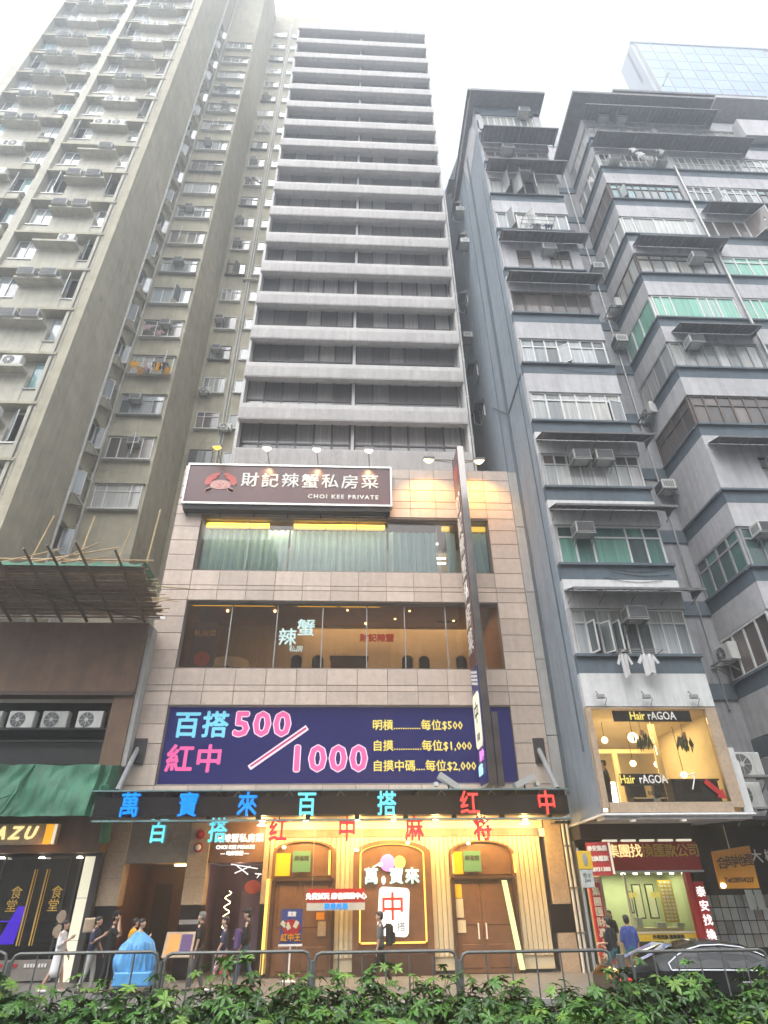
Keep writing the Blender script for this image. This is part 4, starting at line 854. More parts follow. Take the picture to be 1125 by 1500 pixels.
for f, x in ((1, -9.3), (2, -11.2)): ac('splitb', (x, 10.15, sill(f) - .9), 'white outdoor condenser on the rear tan wall, %s' % ('beside the drain pipes near the maroon signboard' if f == 1 else 'under the window left of the pipes'), 'condensers on the rear tan wall')
b = MB(); b.box(-10.0, -8.6, 10.2, 10.5, 46.3, 46.5); b.build('pipe_ledge', 'tan_shade', lt)

# ================================================================== BROWN LOW BUILDING AT THE LEFT
lb_ = thing('brown_shop_building', 'low brown clad building with condensers in a dark recess and a lit shop below', 'building', (-11, 0, 0))
b = MB(); b.box(-24, -7.93, -.62, .3, 8.38, 11.05); b.build('clad_box', 'brown', lb_)
MB().box(-24, -7.95, -.66, -.624, 8.28, 8.42).build('bottom_trim', 'darkwood', lb_)
b = MB(); b.box(-7.925, -7.76, -.5, .28, 5.9, 10.95); b.build('corner_trim', 'trim', lb_)
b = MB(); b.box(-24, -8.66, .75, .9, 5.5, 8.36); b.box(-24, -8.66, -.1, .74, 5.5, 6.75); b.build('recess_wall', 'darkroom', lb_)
b = MB(); b.box(-24, -8.68, -.45, .74, 7.12, 7.20); b.box(-24, -8.68, -.45, -.40, 6.72, 6.78); b.box(-24, -8.68, -.3, -.1, 6.0, 6.7); b.build('condenser_ledge', 'blackm', lb_)
MB().box(-8.66, -7.93, -.55, .9, 5.7, 8.36).build('pilaster', 'brown', lb_)
for k in range(3): text('lettering', '—:— —', .16, 'frame_g', (-12.0 + k * 1.16, .74, 7.98), lb_, depth=.01)
for i, x in enumerate((-13.0, -11.85, -10.68, -9.45)):
    ac('split', (x, -.10, 7.21), ['grey white condenser on the dark ledge, cut by the picture edge', 'pale condenser on the dark ledge, first of three beside each other', 'pale condenser on the dark ledge, in the middle of three', 'pale condenser with light fan grille on the dark ledge, nearest the brown pilaster'][i], 'condensers on the dark ledge', sc=1.05)
b = MB(); b.box(-24, -7.98, -.60, .3, 3.34, 5.7); b.build('shop_fascia', 'brown', lb_)
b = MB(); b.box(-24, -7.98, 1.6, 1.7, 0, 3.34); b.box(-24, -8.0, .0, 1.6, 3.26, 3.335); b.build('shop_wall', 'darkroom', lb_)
b = MB(); b.box(-8.18, -7.985, -.3, .5, 0, 3.34); b.box(-8.80, -8.72, .08, .16, 0, 3.26); b.box(-9.1, -9.04, .08, .16, 0, 3.26); b.box(-11.45, -11.38, .08, .16, 0, 3.26); b.box(-11.2, -11.15, .08, .16, 0, 3.26); b.box(-14, -8.2, .08, .16, 3.262, 3.3); b.build('door_frame', 'frame_d', lb_)
b = MB(); b.box(-8.62, -8.24, .02, .06, 0, 1.0); b.box(-8.62, -8.24, .02, .06, 1.012, 2.1); b.box(-8.62, -8.24, .02, .06, 2.112, 3.25); b.build('light_panel', 'creamlit', lb_)
MB().box(-14, -8.8, .11, .125, .05, 3.25).build('shop_glass', 'clear2', lb_)
for x in (-10.1, -9.72):
    b = MB(); b.tube((x, .0, .9), (x, .0, 2.9), .022, 8); b.tube((x + .07, .02, .9), (x + .07, .02, 2.9), .012, 6); b.build('door_handle', 'gold', lb_)
for x, ch in ((-10.55, '食'), (-9.3, '食'), (-10.6, '堂'), (-9.32, '堂')): text('lettering', ch, .36, 'gold', (x, .10, 2.25 if ch == '食' else 1.9), lb_, depth=.01)
for x, z in ((-8.98, 1.62), (-9.0, 1.25)): MB().ball((0, 0, 0), (.15, .02, .18), 12, 8).build('round_sticker', 'tanstone', lb_, (x, .09, z))
b = MB(); b.poly([(-11.1, .8, .9), (-10.55, .8, .9), (-10.45, .8, 1.9), (-10.7, .8, 1.9)]); b.box(-11.3, -10.55, .78, .8, 1.48, 1.52); b.build('violet_light', 'purplelit', lb_)
light('shop_glow', 'POINT', (-9.8, .9, 3.0), 4, (1, .8, .55), .1)
b = MB()
for x in (-11.2, -9.95, -8.75): b.tube((x, -.1, 3.20), (x, -.1, 3.255), .11, 14, 0, .06)
b.build('downlight', 'coolw', lb_)
b = MB(); b.box(-12, -8.85, -.02, .10, .05, .55); b.build('kick_panel', 'portal', lb_); MB().box(-10.7, -9.9, -.05, -.025, .38, .46).build('red_strip', 'red', lb_)
b = MB()
for k in range(7): b.box(-9.7 + k * .09 + .05 * (k > 3), -9.64 + k * .09 + .05 * (k > 3), -.045, -.03, .37, .46)
b.build('white_strip', 'signw', lb_, kind='stuff')
az = thing('shop_sign', 'cream lit italic letters A Z U on a pale shop sign with amber end', 'sign', (-10.6, -.8, 3.5))
MB().box(-13.5, -9.38, -.80, -.61, 3.55, 4.14).build('sign_box', 'tanstone', az); MB().box(-9.74, -9.50, -.83, -.805, 3.57, 4.12).build('amber_end', 'warmpanel', az); MB().box(-9.49, -9.40, -.82, -.805, 3.57, 4.12).build('pale_end', 'creamlit', az)
for ch, x in (('K', -11.56), ('A', -11.09), ('Z', -10.64), ('U', -10.18)):
    me = text_mesh('lettering', ch, .50, 'azulit', bold=.02, depth=.05); me.transform(Matrix(((1, 0, .25, 0), (0, 1, 0, 0), (0, 0, 1, 0), (0, 0, 0, 1)))); put(me, 'lettering', az, (x, -.84, 3.86))
light('sign_glow', 'POINT', (-9.7, -1.0, 3.4), 5, (1, .45, .1), .1)
# green tarpaulin draped over the shop canopy
b = MB(); nx, nz = 120, 22; P = []
for j in range(nz + 1):
    row = []
    for i in range(nx + 1):
        u, v = i / nx, j / nz; x = -16 + (8.05) * u; z = 5.80 - 1.55 * v
        y = -1.45 - .42 * v + .16 * noise.noise((x * .9, v * 1.4, 0)) + .09 * noise.noise((x * 2.3 + v * 2.5, v * 2.2, 5)) + .04 * noise.noise((x * 6, v * 2, 9))
        z += .07 * noise.noise((x * 1.1, 3 * v, 2))
        if u > .97: y += .25
        row.append((x, y, z))
    P.append(row)
for j in range(nz):
    for i in range(nx): b.quad(P[j][i], P[j][i + 1], P[j + 1][i + 1], P[j + 1][i])
for i in range(nx): b.quad((P[0][i][0], -.62, 5.86), (P[0][i + 1][0], -.62, 5.86), P[0][i + 1], P[0][i])
for j in range(nz): b.quad(P[j][nx], (P[j][nx][0] + .1, -.6, P[j][nx][2] + .1), (P[j + 1][nx][0] + .12, -.6, P[j + 1][nx][2] + .1), P[j + 1][nx])
tp_ = thing('green_tarpaulin', 'creased green tarpaulin draped over the shop canopy and tied in folds', 'tarpaulin', (-12, -1.4, 5))
b.build('sheet', 'tarp', tp_, smooth=True)
b = MB(); b.path([(-10.35, -1.5, 5.78), (-10.5, -1.78, 5.2), (-10.45, -1.95, 4.9), (-10.7, -2.0, 4.3)], .05, 6); b.path([(-10.45, -1.95, 4.9), (-11.2, -1.98, 4.6), (-12, -1.98, 4.75)], .03, 5); b.build('tied_fold', 'tarp', tp_)
b = MB(); b.path([(-7.95, -1.4, 5.2), (-7.75, -1.2, 4.4), (-7.8, -.9, 3.6)], .16, 8); b.build('hanging_corner', 'tarp', tp_)
# bamboo scaffold canopy
sf = thing('scaffold_canopy', 'bamboo catch canopy of brown planks on dark poles slung over the brown building', 'scaffold', (-11, -2, 11.5))
zi, zo, yi, yo = 11.22, 12.05, -.66, -3.45
def plz(y): return zi + (zo - zi) * (y - yi) / (yo - yi)
npl = 26
for k in range(npl):
    y0 = yi + (yo - yi) * k / npl; y1 = yi + (yo - yi) * (k + .93) / npl; x1 = -7.55 + rnd.uniform(-.12, .22); x0 = -15
    b = MB(); b.box(x0, x1, y1, y0, plz(y0) + rnd.uniform(0, .025), plz(y0) + .05); b.build('plank', 'plank', sf)
for k, x in enumerate((-14.3, -13.35, -12.4, -11.45, -10.5, -9.5, -8.3)):
    b = MB(); b.tube((x + .18, yi + .1, zi - .1), (x - .05 + .05 * (k % 2), yo - .75 - .25 * (k % 3), plz(yo - 1.0) - .02), .055, 8, 0, .04); b.build('bamboo_pole', 'bamboo_d', sf)
b = MB(); b.tube((-14.0, yo + .4, zo - .14), (-8.1, yi - .1, zi - .1), .05, 8, 0, .04); b.build('bamboo_pole', 'bamboo_d', sf)
b = MB(); n = 30
for i in range(n): xa = -15 + 7.4 * i / n; xb = xa + 7.4 / n; ha, hb = (.12 + .06 * math.sin(i * 1.9), .12 + .06 * math.sin((i + 1) * 1.9)); b.quad((xa, yo - .05, zo - .02), (xb, yo - .05, zo - .02), (xb, yo - .0, zo + hb), (xa, yo - .0, zo + ha))
b.quad((-7.55, yo, zo), (-7.45, yo + .9, zo - .35), (-7.40, yo + .9, zo + .05), (-7.5, yo, zo + .22)); b.build('netting', 'tarp', sf)
for p0, p1, r in (((-8.45, -1.0, 11.3), (-8.30, -1.0, 16.0), .05), ((-11.15, -1.0, 12.5), (-10.95, -1.0, 15.6), .04), ((-9.75, -.9, 12.5), (-9.35, -.9, 15.2), .035), ((-13.2, -1, 12), (-12.6, -1, 15.6), .035),
                  ((-15, -1.6, 13.25), (-7.9, -1.6, 13.25), .04), ((-15, -2.2, 12.2), (-9.6, -1.8, 13.3), .035), ((-13.4, -2.6, 12.3), (-9.2, -2.0, 13.6), .035), ((-11.4, -2.8, 12.3), (-10.0, -2.0, 13.8), .035), ((-9.0, -2.8, 12.3), (-8.35, -1.1, 13.1), .03),
                  ((-8.5, -1.1, 12.45), (-6.35, -.6, 12.5), .03), ((-14.4, -2.4, 13.5), (-13.4, -2.6, 12.3), .03), ((-14.8, -2.3, 12.3), (-11.2, -2.2, 13.4), .03)):
    MB().tube(p0, p1, r, 8, 0, r * .8).build('bamboo_pole', 'bamboo', sf)
for k in range(11):
    y = yi + (yo - yi) * (.05 + .07 * k); MB().tube((-7.9, y, plz(y) + .03), (-7.1 + rnd.uniform(-.25, .2), y, plz(y) + .05), .022, 6).build('bamboo_stub', 'bamboo', sf)
MB().tube((-7.9, -1.0, 11.9), (-6.9, -.9, 11.85), .02, 6).build('bamboo_stub', 'bamboo', sf)
b = MB()
for k in range(8): b.box(-13.6 + k * .8, -13.15 + k * .8 + .2 * (k % 2), yi + .02, yi + .05, zi - .02, zi + .12)
b.build('pale_sheet', 'signw', sf, kind='stuff')
# ================================================================== GREY APARTMENT BUILDING (two bays and a light well)
ga = thing('grey_apartment_building', 'weathered grey and slate walkup block with enclosed balconies and metal awnings', 'building', (11, -1, 0))
YF = -3.1; FH = 3.53
def gs(k): return 9.05 + FH * k
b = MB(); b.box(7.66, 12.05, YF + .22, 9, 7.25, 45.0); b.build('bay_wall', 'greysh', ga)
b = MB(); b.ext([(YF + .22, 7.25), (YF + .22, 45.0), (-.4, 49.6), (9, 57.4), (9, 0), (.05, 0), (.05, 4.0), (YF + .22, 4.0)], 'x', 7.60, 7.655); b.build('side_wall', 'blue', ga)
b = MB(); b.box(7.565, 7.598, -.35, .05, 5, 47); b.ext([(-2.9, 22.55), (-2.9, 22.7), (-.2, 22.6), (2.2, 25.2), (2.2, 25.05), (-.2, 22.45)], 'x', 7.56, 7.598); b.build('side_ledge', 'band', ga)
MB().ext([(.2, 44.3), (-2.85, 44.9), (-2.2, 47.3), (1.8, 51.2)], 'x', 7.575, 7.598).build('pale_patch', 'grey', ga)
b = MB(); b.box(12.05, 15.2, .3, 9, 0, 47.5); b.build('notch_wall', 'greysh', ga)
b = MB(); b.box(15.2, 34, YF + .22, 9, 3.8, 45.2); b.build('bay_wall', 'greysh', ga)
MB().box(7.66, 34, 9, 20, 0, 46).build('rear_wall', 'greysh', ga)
def front(x0, x1, z0, z1, m, nm, y=YF, t=.22): return MB().box(x0, x1, y, y + t - .003, z0, z1).build(nm, m, ga)
def sideb(z0, z1, m, nm, x=15.2, y0=YF + .22, y1=.3, t=.10): return MB().box(x - t, x - .003, y0, y1, z0, z1).build(nm, m, ga)
def awning(x0, x1, z, dep=1.0, drop=.38, y=YF, m='awning'):
    c = MB(); n = max(6, int((x1 - x0) / .16))
    for i in range(n):
        a = x0 + (x1 - x0) * i / n; d = x0 + (x1 - x0) * (i + 1) / n; h, h2 = (.02, 0) if i % 2 else (0, .02)
        c.quad((a, y - .01, z + h), (d, y - .01, z + h2), (d, y - dep, z - drop + h2), (a, y - dep, z - drop + h))
    c.box(x0, x1, y - dep - .02, y - dep, z - drop - .07, z - drop + .02)
    c.poly([(x1, y, z), (x1, y - dep, z - drop), (x1, y, z - drop * 1.0)])
    o = c.build('awning', m, ga)
    k = MB(); nb = 5
    for i in range(nb):
        x = x0 + .1 + (x1 - x0 - .2) * i / (nb - 1); k.tube((x, y - .02, z - .55), (x, y - dep * .85, z - drop - .02), .016, 5); k.tube((x, y - .02, z - .04), (x, y - dep * .95, z - drop - .02), .014, 5)
    k.build('awning_bracket', 'metal', o, (0, 0, 0)); return o
GG = 'air conditioners on the grey building'
def gac(x, z, lab, kind='win', y=YF, rz=0, sc=1.1): return ac(kind, (x, y, z), lab, GG, rz, sc)
# ---- near bay, floor by floor
XA, XB = 7.66, 12.05
for k in range(11):
    z = gs(k); zt = z + FH
    front(XA, XB, z - .66, z - .02, 'band', 'slate_band'); front(XA - .02, XB + .05, z - .10, z - .0, 'band', 'sill_ledge', YF - .12, .30)
    if k < 10: front(XA, XB, z + 1.72, zt - .665, 'white' if k < 3 else 'grey', 'spandrel')
front(XA, XB, 7.28, gs(0) - .665, 'white', 'spandrel')
W = window
for k in range(11): front(XA + .22 - .222, XA + .10, gs(k), gs(k) + 1.72, 'grey', 'corner_pier')
y_ = YF + .10
W(ga, (7.80, y_, gs(0)), 4.15, 1.70, 9, 'frame_w', 'p_home', .30, opens=[(1, 70), (2, 50), (3, 75)], top_pm='p_curt', t=.06)
W(ga, (7.80, y_, gs(1)), 4.15, 1.70, [1, 1, 2, 1, 1], 'frame_w', 'p_green', .30, t=.07)
W(ga, (7.80, y_, gs(2)), 4.15, 1.70, 8, 'frame_w', 'p_curt', .30, t=.06, top_pm='p_brown')
W(ga, (7.80, y_, gs(3)), 4.15, 1.72, 6, 'frame_w', 'p_curt', .25, opens=[(5, -12)], t=.08)
W(ga, (7.80, y_, gs(4)), 4.15, 1.72, 7, 'frame_w', 'p_home', .30, opens=[(3, 35)], t=.07)
W(ga, (7.80, y_, gs(5)), 4.15, 1.72, 6, 'frame_b', 'p_brown', 0, t=.12)
front(7.78, 8.5, gs(6), gs(6) + 1.72, 'grey', 'wall_panel'); front(9.35, 10.3, gs(6), gs(6) + 1.72, 'grey', 'wall_panel'); front(11.5, XB, gs(6), gs(6) + 1.72, 'grey', 'wall_panel')
W(ga, (8.5, y_, gs(6)), .85, 1.72, 1, 'frame_b', 'p_brown', .35, t=.08); W(ga, (10.3, y_, gs(6)), 1.2, 1.72, 2, 'frame_b', 'p_curt', .35, top_pm='p_brown', t=.08)
W(ga, (7.80, y_, gs(7)), 4.15, 1.72, 7, 'frame_w', 'p_curt', .0, opens=[(1, 65), (3, 60)], t=.08)
W(ga, (7.80, y_, gs(8)), 4.15, 1.72, 6, 'frame_g', 'p_curt', 0, opens=[(1, 70), (2, 60), (3, -70)], t=.08)
W(ga, (7.80, y_, gs(9)), 4.15, 1.5, 6, 'frame_g', 'p_curt', .4, top_pm='p_brown', t=.10)
W(ga, (7.80, y_, gs(10)), 4.15, .9, [1.2, 2, 1.2], 'frame_g', 'p_brown', 0, t=.08)
for k, (dp, dr) in {0: (1.0, .35), 1: (.9, .32), 2: (1.0, .35), 5: (.9, .3), 6: (.9, .35), 8: (1.0, .3), 9: (1.2, .35)}.items(): awning(XA - .05, XB + .35, gs(k) + 2.42, dp, dr)
gac(9.95, gs(0) + 1.15, 'white window air conditioner above the open casements, just over the hair salon'); gac(8.75, gs(1) + 1.1, 'window air conditioner on the bay with green panes')
gac(9.3, gs(2) + 1.1, 'window air conditioner over curtained panes, nearer the blue wall of a pair'); gac(10.25, gs(2) + 1.1, 'window air conditioner over curtained panes, nearer the light well of a pair')
gac(10.2, gs(6) + 1.2, 'window air conditioner between the two small windows of the bay'); gac(9.2, gs(9) + .9, 'window air conditioner under the upper wide awning, pale in the haze'); gac(9.9, gs(8) + 1.75, 'old air conditioner tucked beneath the awning over opened sashes', 'box')
# top of the near bay
front(XA, XB, 45.0, 45.4, 'grey', 'spandrel'); W(ga, (8.0, y_, 45.5), 3.6, 1.4, 8, 'frame_w', 'p_curt', 0, t=.08)
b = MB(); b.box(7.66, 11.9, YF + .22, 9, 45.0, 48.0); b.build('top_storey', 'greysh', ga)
front(XA, 8.0, 45.4, 47.3, 'grey', 'corner_pier'); front(11.6, XB, 45.4, 47.3, 'grey', 'corner_pier'); front(XA, XB, 46.9, 48.0, 'band', 'slate_band')
b = MB(); b.box(7.3, 12.35, YF - 1.0, 4, 48.0, 48.25); b.box(7.2, 10.9, YF - .6, 4, 48.9, 49.15); b.box(7.3, 10.8, YF - .1, 4, 48.25, 48.9); b.build('roof_eave', 'awning', ga)
gac(10.9, 46.6, 'faint air conditioner under the roof eave of the near bay')
# ---- light well between the bays
for k in range(11):
    z = gs(k); MB().box(12.05, 15.1, .22, .297, z - .66, z - .02).build('slate_band', 'band', ga)
    MB().box(12.15, 12.75, .24, .297, z + .2, z + 1.5).build('well_window', 'p_brown', ga)
MB().box(12.05, 15.4, .31, 5, 47.5, 53.0).build('stair_tower', 'grey', ga); MB().box(14.2, 14.9, .26, .309, 50.0, 51.4).build('stair_window', 'p_teal', ga); W(ga, (13.0, .18, 45.0), 1.1, 1.0, 2, 'frame_g', 'p_teal', 0)
for i, (zz, lab) in enumerate(((9.75, 'outdoor condenser on the side of the far bay, lowest in the light well'), (18.05, 'boxy air conditioner hanging at the corner of the dark shuttered balcony'), (22.5, 'old condenser pair below the lit corner window in the light well'), (28.0, 'dusty condenser in the light well under the mint corner balcony'), (30.6, 'stacked condenser in the light well beside the pale curtained corner'), (34.5, 'small box air conditioner high in the light well'))):
    gac(14.95, zz, lab, 'splitb' if i in (0, 2, 4) else 'win', -.2 + .2 * (i % 2), -math.pi / 2, 1.2)
# ---- far bay
XC, XD = 15.2, 34
for k in range(0, 11):
    z = gs(k) + .02; zt = z + FH
    front(XC - .10, XD, z - .66, z - .02, 'band', 'slate_band'); sideb(z - .66, z - .02, 'band', 'slate_band')
    front(XC - .16, XD, z - .10, z, 'band', 'sill_ledge', YF - .12, .30); sideb(z - .10, z + .001, 'band', 'sill_ledge', t=.2)
    front(XC - .10, XD, z + 1.75, zt - .665, 'grey', 'spandrel'); sideb(z + 1.75, zt - .665, 'grey', 'spandrel')
front(XC - .1, XD, 6.9, gs(0) - .65, 'grey', 'spandrel'); sideb(6.9, gs(0) - .65, 'grey', 'spandrel'); front(XC - .1, XD, 6.2, 6.88, 'band', 'slate_band'); sideb(6.2, 6.88, 'band', 'slate_band'); front(XC - .1, XD, 4.0, 6.19, 'greysh', 'wall_panel'); sideb(4, 6.19, 'greysh', 'wall_panel')
FAR = {0: ('frame_w', 'p_brown', [2, 3], 0), 1: ('frame_g', 'p_green', 6, .3), 2: None, 3: ('frame_b', 'p_brown', 7, .32), 4: ('frame_g', 'p_curt', 8, 0), 5: ('frame_w', 'p_mint', [1, 1, 3, 1, 1, 2], 0), 6: ('frame_b', 'p_curt', 6, .25), 7: ('frame_w', 'p_curt', [1, 2, 1, 2, 1], .0), 8: ('frame_b', 'p_teal', 9, .3), 9: ('frame_w', 'p_curt', 10, .45), 10: ('frame_g', 'p_curt', 10, .4)}
for k, v in FAR.items():
    z = gs(k) + .02; wx = -math.pi / 2
    if v is None:
        front(XC - .1, 17.2, z, z + 1.75, 'grey', 'wall_panel'); front(18.6, 19.6, z, z + 1.75, 'grey', 'wall_panel'); sideb(z, z + 1.75, 'grey', 'wall_panel')
        W(ga, (15.9, YF + .1, z), .01 + 1.2, 1.72, 2, 'frame_b', 'p_brown', .3); W(ga, (17.2, YF + .1, z), 1.4, 1.72, 2, 'frame_b', 'p_curt', .3); W(ga, (19.6, YF + .1, z), 4.2, 1.72, 5, 'frame_g', 'p_curt', .3); continue
    fm, pm, cols, tr = v
    W(ga, (XC + .02, YF + .08, z), 4.45, 1.74, cols, fm, pm, tr, t=.08, opens=[(1, 60)] if k in (8, 9) else [], top_pm='p_brown' if k in (9, 3) else None)
    front(19.66, 20.05, z, z + 1.75, 'grey', 'mid_pier')
    W(ga, (20.06, YF + .08, z), 4.5, 1.74, cols, 'frame_w' if k in (6, 8) else fm, {6: 'p_mint', 8: 'p_home', 7: 'p_brown'}.get(k, pm), tr, t=.08, opens=[(3, 60)] if k in (8, 7) else [])
    W(ga, (24.6, YF + .08, z), 5.0, 1.74, cols, fm, pm, tr, t=.08)
    W(ga, (XC - .06, .25, z), 3.25, 1.74, [1, 1, 1, 1] if k != 5 else [1, 1, 1.5], fm, {7: 'p_curt', 0: 'p_brown', 9: 'p_curt', 10: 'p_curt'}.get(k, pm if k != 8 else 'p_brown'), tr if k in (1, 3) else 0, rz=wx, t=.09)
for k, x0, x1 in ((2, 15.2, 20.4), (4, 15.5, 19.6), (9, 14.9, 25.2), (10, 14.8, 23.9), (7, 20.2, 25), (6, 15.2, 20.2)): awning(x0, x1, gs(k) + 2.42, 1.15 if k > 8 else .9, .3)
gac(16.3, gs(4) + 1.25, 'window air conditioner at the corner of the far bay, under the long awning'); gac(17.9, gs(2) + 1.2, 'window air conditioner with a rag on it beside the shaded far bay window'); gac(19.2, gs(2) + 1.2, 'window air conditioner at the picture edge beside the shaded far bay window')
gac(16.0, gs(1) + 1.25, 'window air conditioner beside the white floor sign in the window'); gac(15.9, gs(9) + .1, 'squat air conditioner on the sill at the corner of the upper far bay', 'box'); gac(18.9, gs(9) + .1, 'squat air conditioner on the sill by the drying rack, upper far bay', 'box'); gac(18.4, gs(6) + .9, 'dark window air conditioner above mint panes on the far bay', 'box')
gac(16.3, gs(10) + 2.1, 'boxed air conditioner on the roof slab underside, first of two'); gac(17.6, gs(10) + 2.1, 'boxed air conditioner on the roof slab underside, second of two'); gac(18.1, 47.6, 'air conditioner on a bracket below the roof eave of the far bay')
b = MB(); b.tube((19.86, YF - .14, 8), (19.86, YF - .14, 41), .075, 8); b.build('drain_pipe', 'metal', ga)
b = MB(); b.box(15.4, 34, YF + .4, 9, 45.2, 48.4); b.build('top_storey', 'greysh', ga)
W(ga, (15.6, YF + .3, 46.0), 4.2, 1.3, 9, 'frame_w', 'p_curt', .0); W(ga, (21.0, YF + .3, 46.0), 2.8, 1.3, 6, 'frame_w', 'p_curt', .0); W(ga, (15.36, .1, 45.6), 3.0, 1.6, 4, 'frame_g', 'p_teal', 0, rz=-math.pi / 2)
b = MB(); b.box(14.3, 24.2, YF - 1.1, 4, 48.15, 48.4); b.box(17.6, 28.8, YF - .7, 4, 49.7, 49.95); b.box(17.9, 28.4, YF - .1, 4, 48.4, 49.7); b.build('roof_eave', 'awning', ga)
b = MB(); b.path([(20.9, YF - 1.2, 49.6), (21.4, YF - 1.6, 50.6), (21.5, YF - 1.2, 51)], .05, 6); b.build('roof_vent', 'metal', ga)
b = MB(); b.box(24.3, 34, YF - 1.2, 4, 48.2, 48.5); b.box(25.5, 34, YF - .6, -.1, 44.5, 46.6); b.build('far_balcony', 'grey', ga)
laundry((16.9, YF - .1, gs(9) + .9), 5, 'white cloths drying on a rack between two air conditioners of the upper far bay', seed=21, mats=('cloth_w', 'cloth_l'), w=2)
laundry((8.9, YF - .1, gs(7) + .1), 3, 'few dark clothes drying under the opened sashes of the near bay', seed=22, mats=('cloth_grey', 'cloth_l', 'cloth_navy'), w=2)
laundry((8.85, YF - .1, gs(0) - .10), 2, 'white shirt and brownish cloth bunched on a metal rack just above the hair salon wall', seed=31, mats=('cloth_w', 'cloth_pink', 'tanstone'), w=1.6, drop=.8)
laundry((23.0, YF - .1, gs(7) + .9), 2, 'white sheet drying at the edge of the far bay', seed=24, mats=('cloth_w',), w=1.6, drop=.9)
fs = thing('window_sign', 'small white sign reading 3/F in the far bay window', 'sign', (17.3, YF - .06, 13.6)); MB().box(16.9, 17.7, YF - .06, YF - .02, 13.0, 14.3).build('plate', 'signw', fs); text('lettering', '3/F', .42, 'blackm', (17.3, YF - .07, 14.0), fs, bold=.015, depth=.01); text('lettering', '租', .5, 'blackm', (17.3, YF - .07, 13.4), fs, bold=.015, depth=.01)
# windows, hoods and condensers on the blue side wall
for i, (yy, zz) in enumerate(((3.6, 51), (3.2, 47), (2.9, 42.5), (4.6, 38.2), (4.4, 31.0), (4.0, 27.3), (4.8, 22.6), (4.2, 19.0))):
    W(ga, (7.55, yy + .9, zz - 1.2), 1.0, 1.2, 2, 'frame_w', 'p_home', 0, rz=-math.pi / 2, opens=[(0, 70)] if i % 2 else [])
    b = MB(); b.poly([(7.598, yy - .2, zz + .1), (7.598, yy + 1.1, zz + .1), (7.0, yy + 1.1, zz - .35), (7.0, yy - .2, zz - .35)]); b.poly([(7.598, yy - .2, zz + .1), (7.0, yy - .2, zz - .35), (7.598, yy - .2, zz - .35)]); b.build('side_hood', 'blackm' if i > 3 else 'awning', ga)
for i, (yy, zz) in enumerate(((2.7, 44.6), (2.6, 40.6), (4.5, 20.4), (4.9, 33.6))):
    gac(7.55, zz, 'condenser on the blue side wall, %s from the top' % ORD[i], 'win', yy, -math.pi / 2)
rs_ = random.Random(8)
for k_ in range(9):      # cables that sag across the fronts
    x0_ = rs_.uniform(7.8, 10); z0_ = gs(rs_.randint(0, 9)) - rs_.uniform(.1, .6); pts_ = [(x0_ + 2.2 * q, YF - .025, z0_ - .12 * math.sin(3.14 * q) - .1 * q) for q in [j / 6 for j in range(7)]]
    MB().path(pts_, .010, 4).build('cable', 'blackm', ga)
for x_, y_0, z0_, z1_ in ((7.575, -2.4, 6, 40), (7.575, 1.2, 8, 50)): MB().tube((x_, y_0, z0_), (x_, y_0, z1_), .03, 6).build('wall_cable', 'band', ga)
MB().tube((12.3, .24, 5), (12.3, .24, 46), .05, 8).build('drain_pipe', 'trim', ga); MB().tube((14.6, .22, 8), (14.6, .22, 46), .04, 8).build('drain_pipe', 'metal', ga)
# ---- hair salon on the first floor
hs_ = thing('hair_salon', 'glowing first floor hair salon behind one large shop window', 'shop', (9.7, YF, 4.1))
b = MB(); b.box(XA - .02, 7.82, YF, YF + .2, 4.25, 7.25); b.box(11.68, XB, YF, YF + .2, 4.25, 7.25); b.box(7.83, 11.67, YF, YF + .2, 7.2, 7.25); b.box(7.83, 11.67, YF - .03, YF + .2, 4.12, 4.40); b.build('window_frame', 'tanstone', hs_)
for xa, xb in ((7.83, 9.72), (9.74, 11.67)): MB().box(xa, xb, YF + .06, YF + .075, 4.41, 7.19).build('glass', 'clear', hs_)
b = MB(); b.box(7.66, 12.05, 3.4, 3.5, 4.1, 7.3); b.box(7.66, 7.7, YF + .2, 3.4, 4.1, 7.25); b.box(12.0, 12.05, YF + .2, 3.4, 4.1, 7.25); b.box(7.66, 12.05, YF + .2, 3.4, 7.2, 7.26); b.box(7.66, 12.05, YF + .2, 3.4, 4.05, 4.12); b.build('room', 'roomw', hs_)
b = MB(); b.box(8.9, 9.1, 1.2, 1.3, 4.1, 6.6); b.box(10.0, 10.2, 1.2, 1.3, 4.1, 6.6); b.box(7.7, 12, 1.2, 1.3, 6.6, 6.75); b.box(10.55, 10.75, -1.2, -1.1, 4.1, 7.2); b.build('partition', 'cream', hs_)
MB().box(9.15, 9.95, 1.32, 1.34, 4.6, 5.6).build('screen', 'coolw', hs_)
for x0, x1, z0, z1, tz, sz, yy in ((8.5, 11.1, 6.78, 7.13, 6.95, .36, YF - .01), (8.3, 9.6, 4.86, 5.2, 5.03, .34, YF - .01)):
    sg_ = thing('salon_sign', 'black strip with lime and white lettering %s of the salon window' % ('along the top edge' if z0 > 6 else 'low in the corner'), 'sign', ((x0 + x1) / 2, yy, z0), 'salon signs on the window')
    MB().box(x0, x1, yy - .03, yy + .0, z0, z1).build('panel', 'black', sg_); xm = (x0 + x1) / 2 - (.1 if z0 > 6 else .02)
    text('lettering', 'Hair', sz, 'lemon' if False else 'ledyel', (xm - .40, yy - .04, tz), sg_, bold=.006, depth=.01, sx=.8); text('lettering', 'rAGOA', sz, 'signw', (xm + .42, yy - .04, tz), sg_, bold=.006, depth=.01, sx=.8)
text('lettering', '2F 2893 8808', .2, 'blackm', (8.95, YF - .012, 4.65), hs_, depth=.01)
t = thing('arrow_sticker', 'red arrow sticker pointing down at the salon window corner', 'sticker', (11.3, YF - .02, 4.7)); c, s = math.cos(-.75), math.sin(-.75)
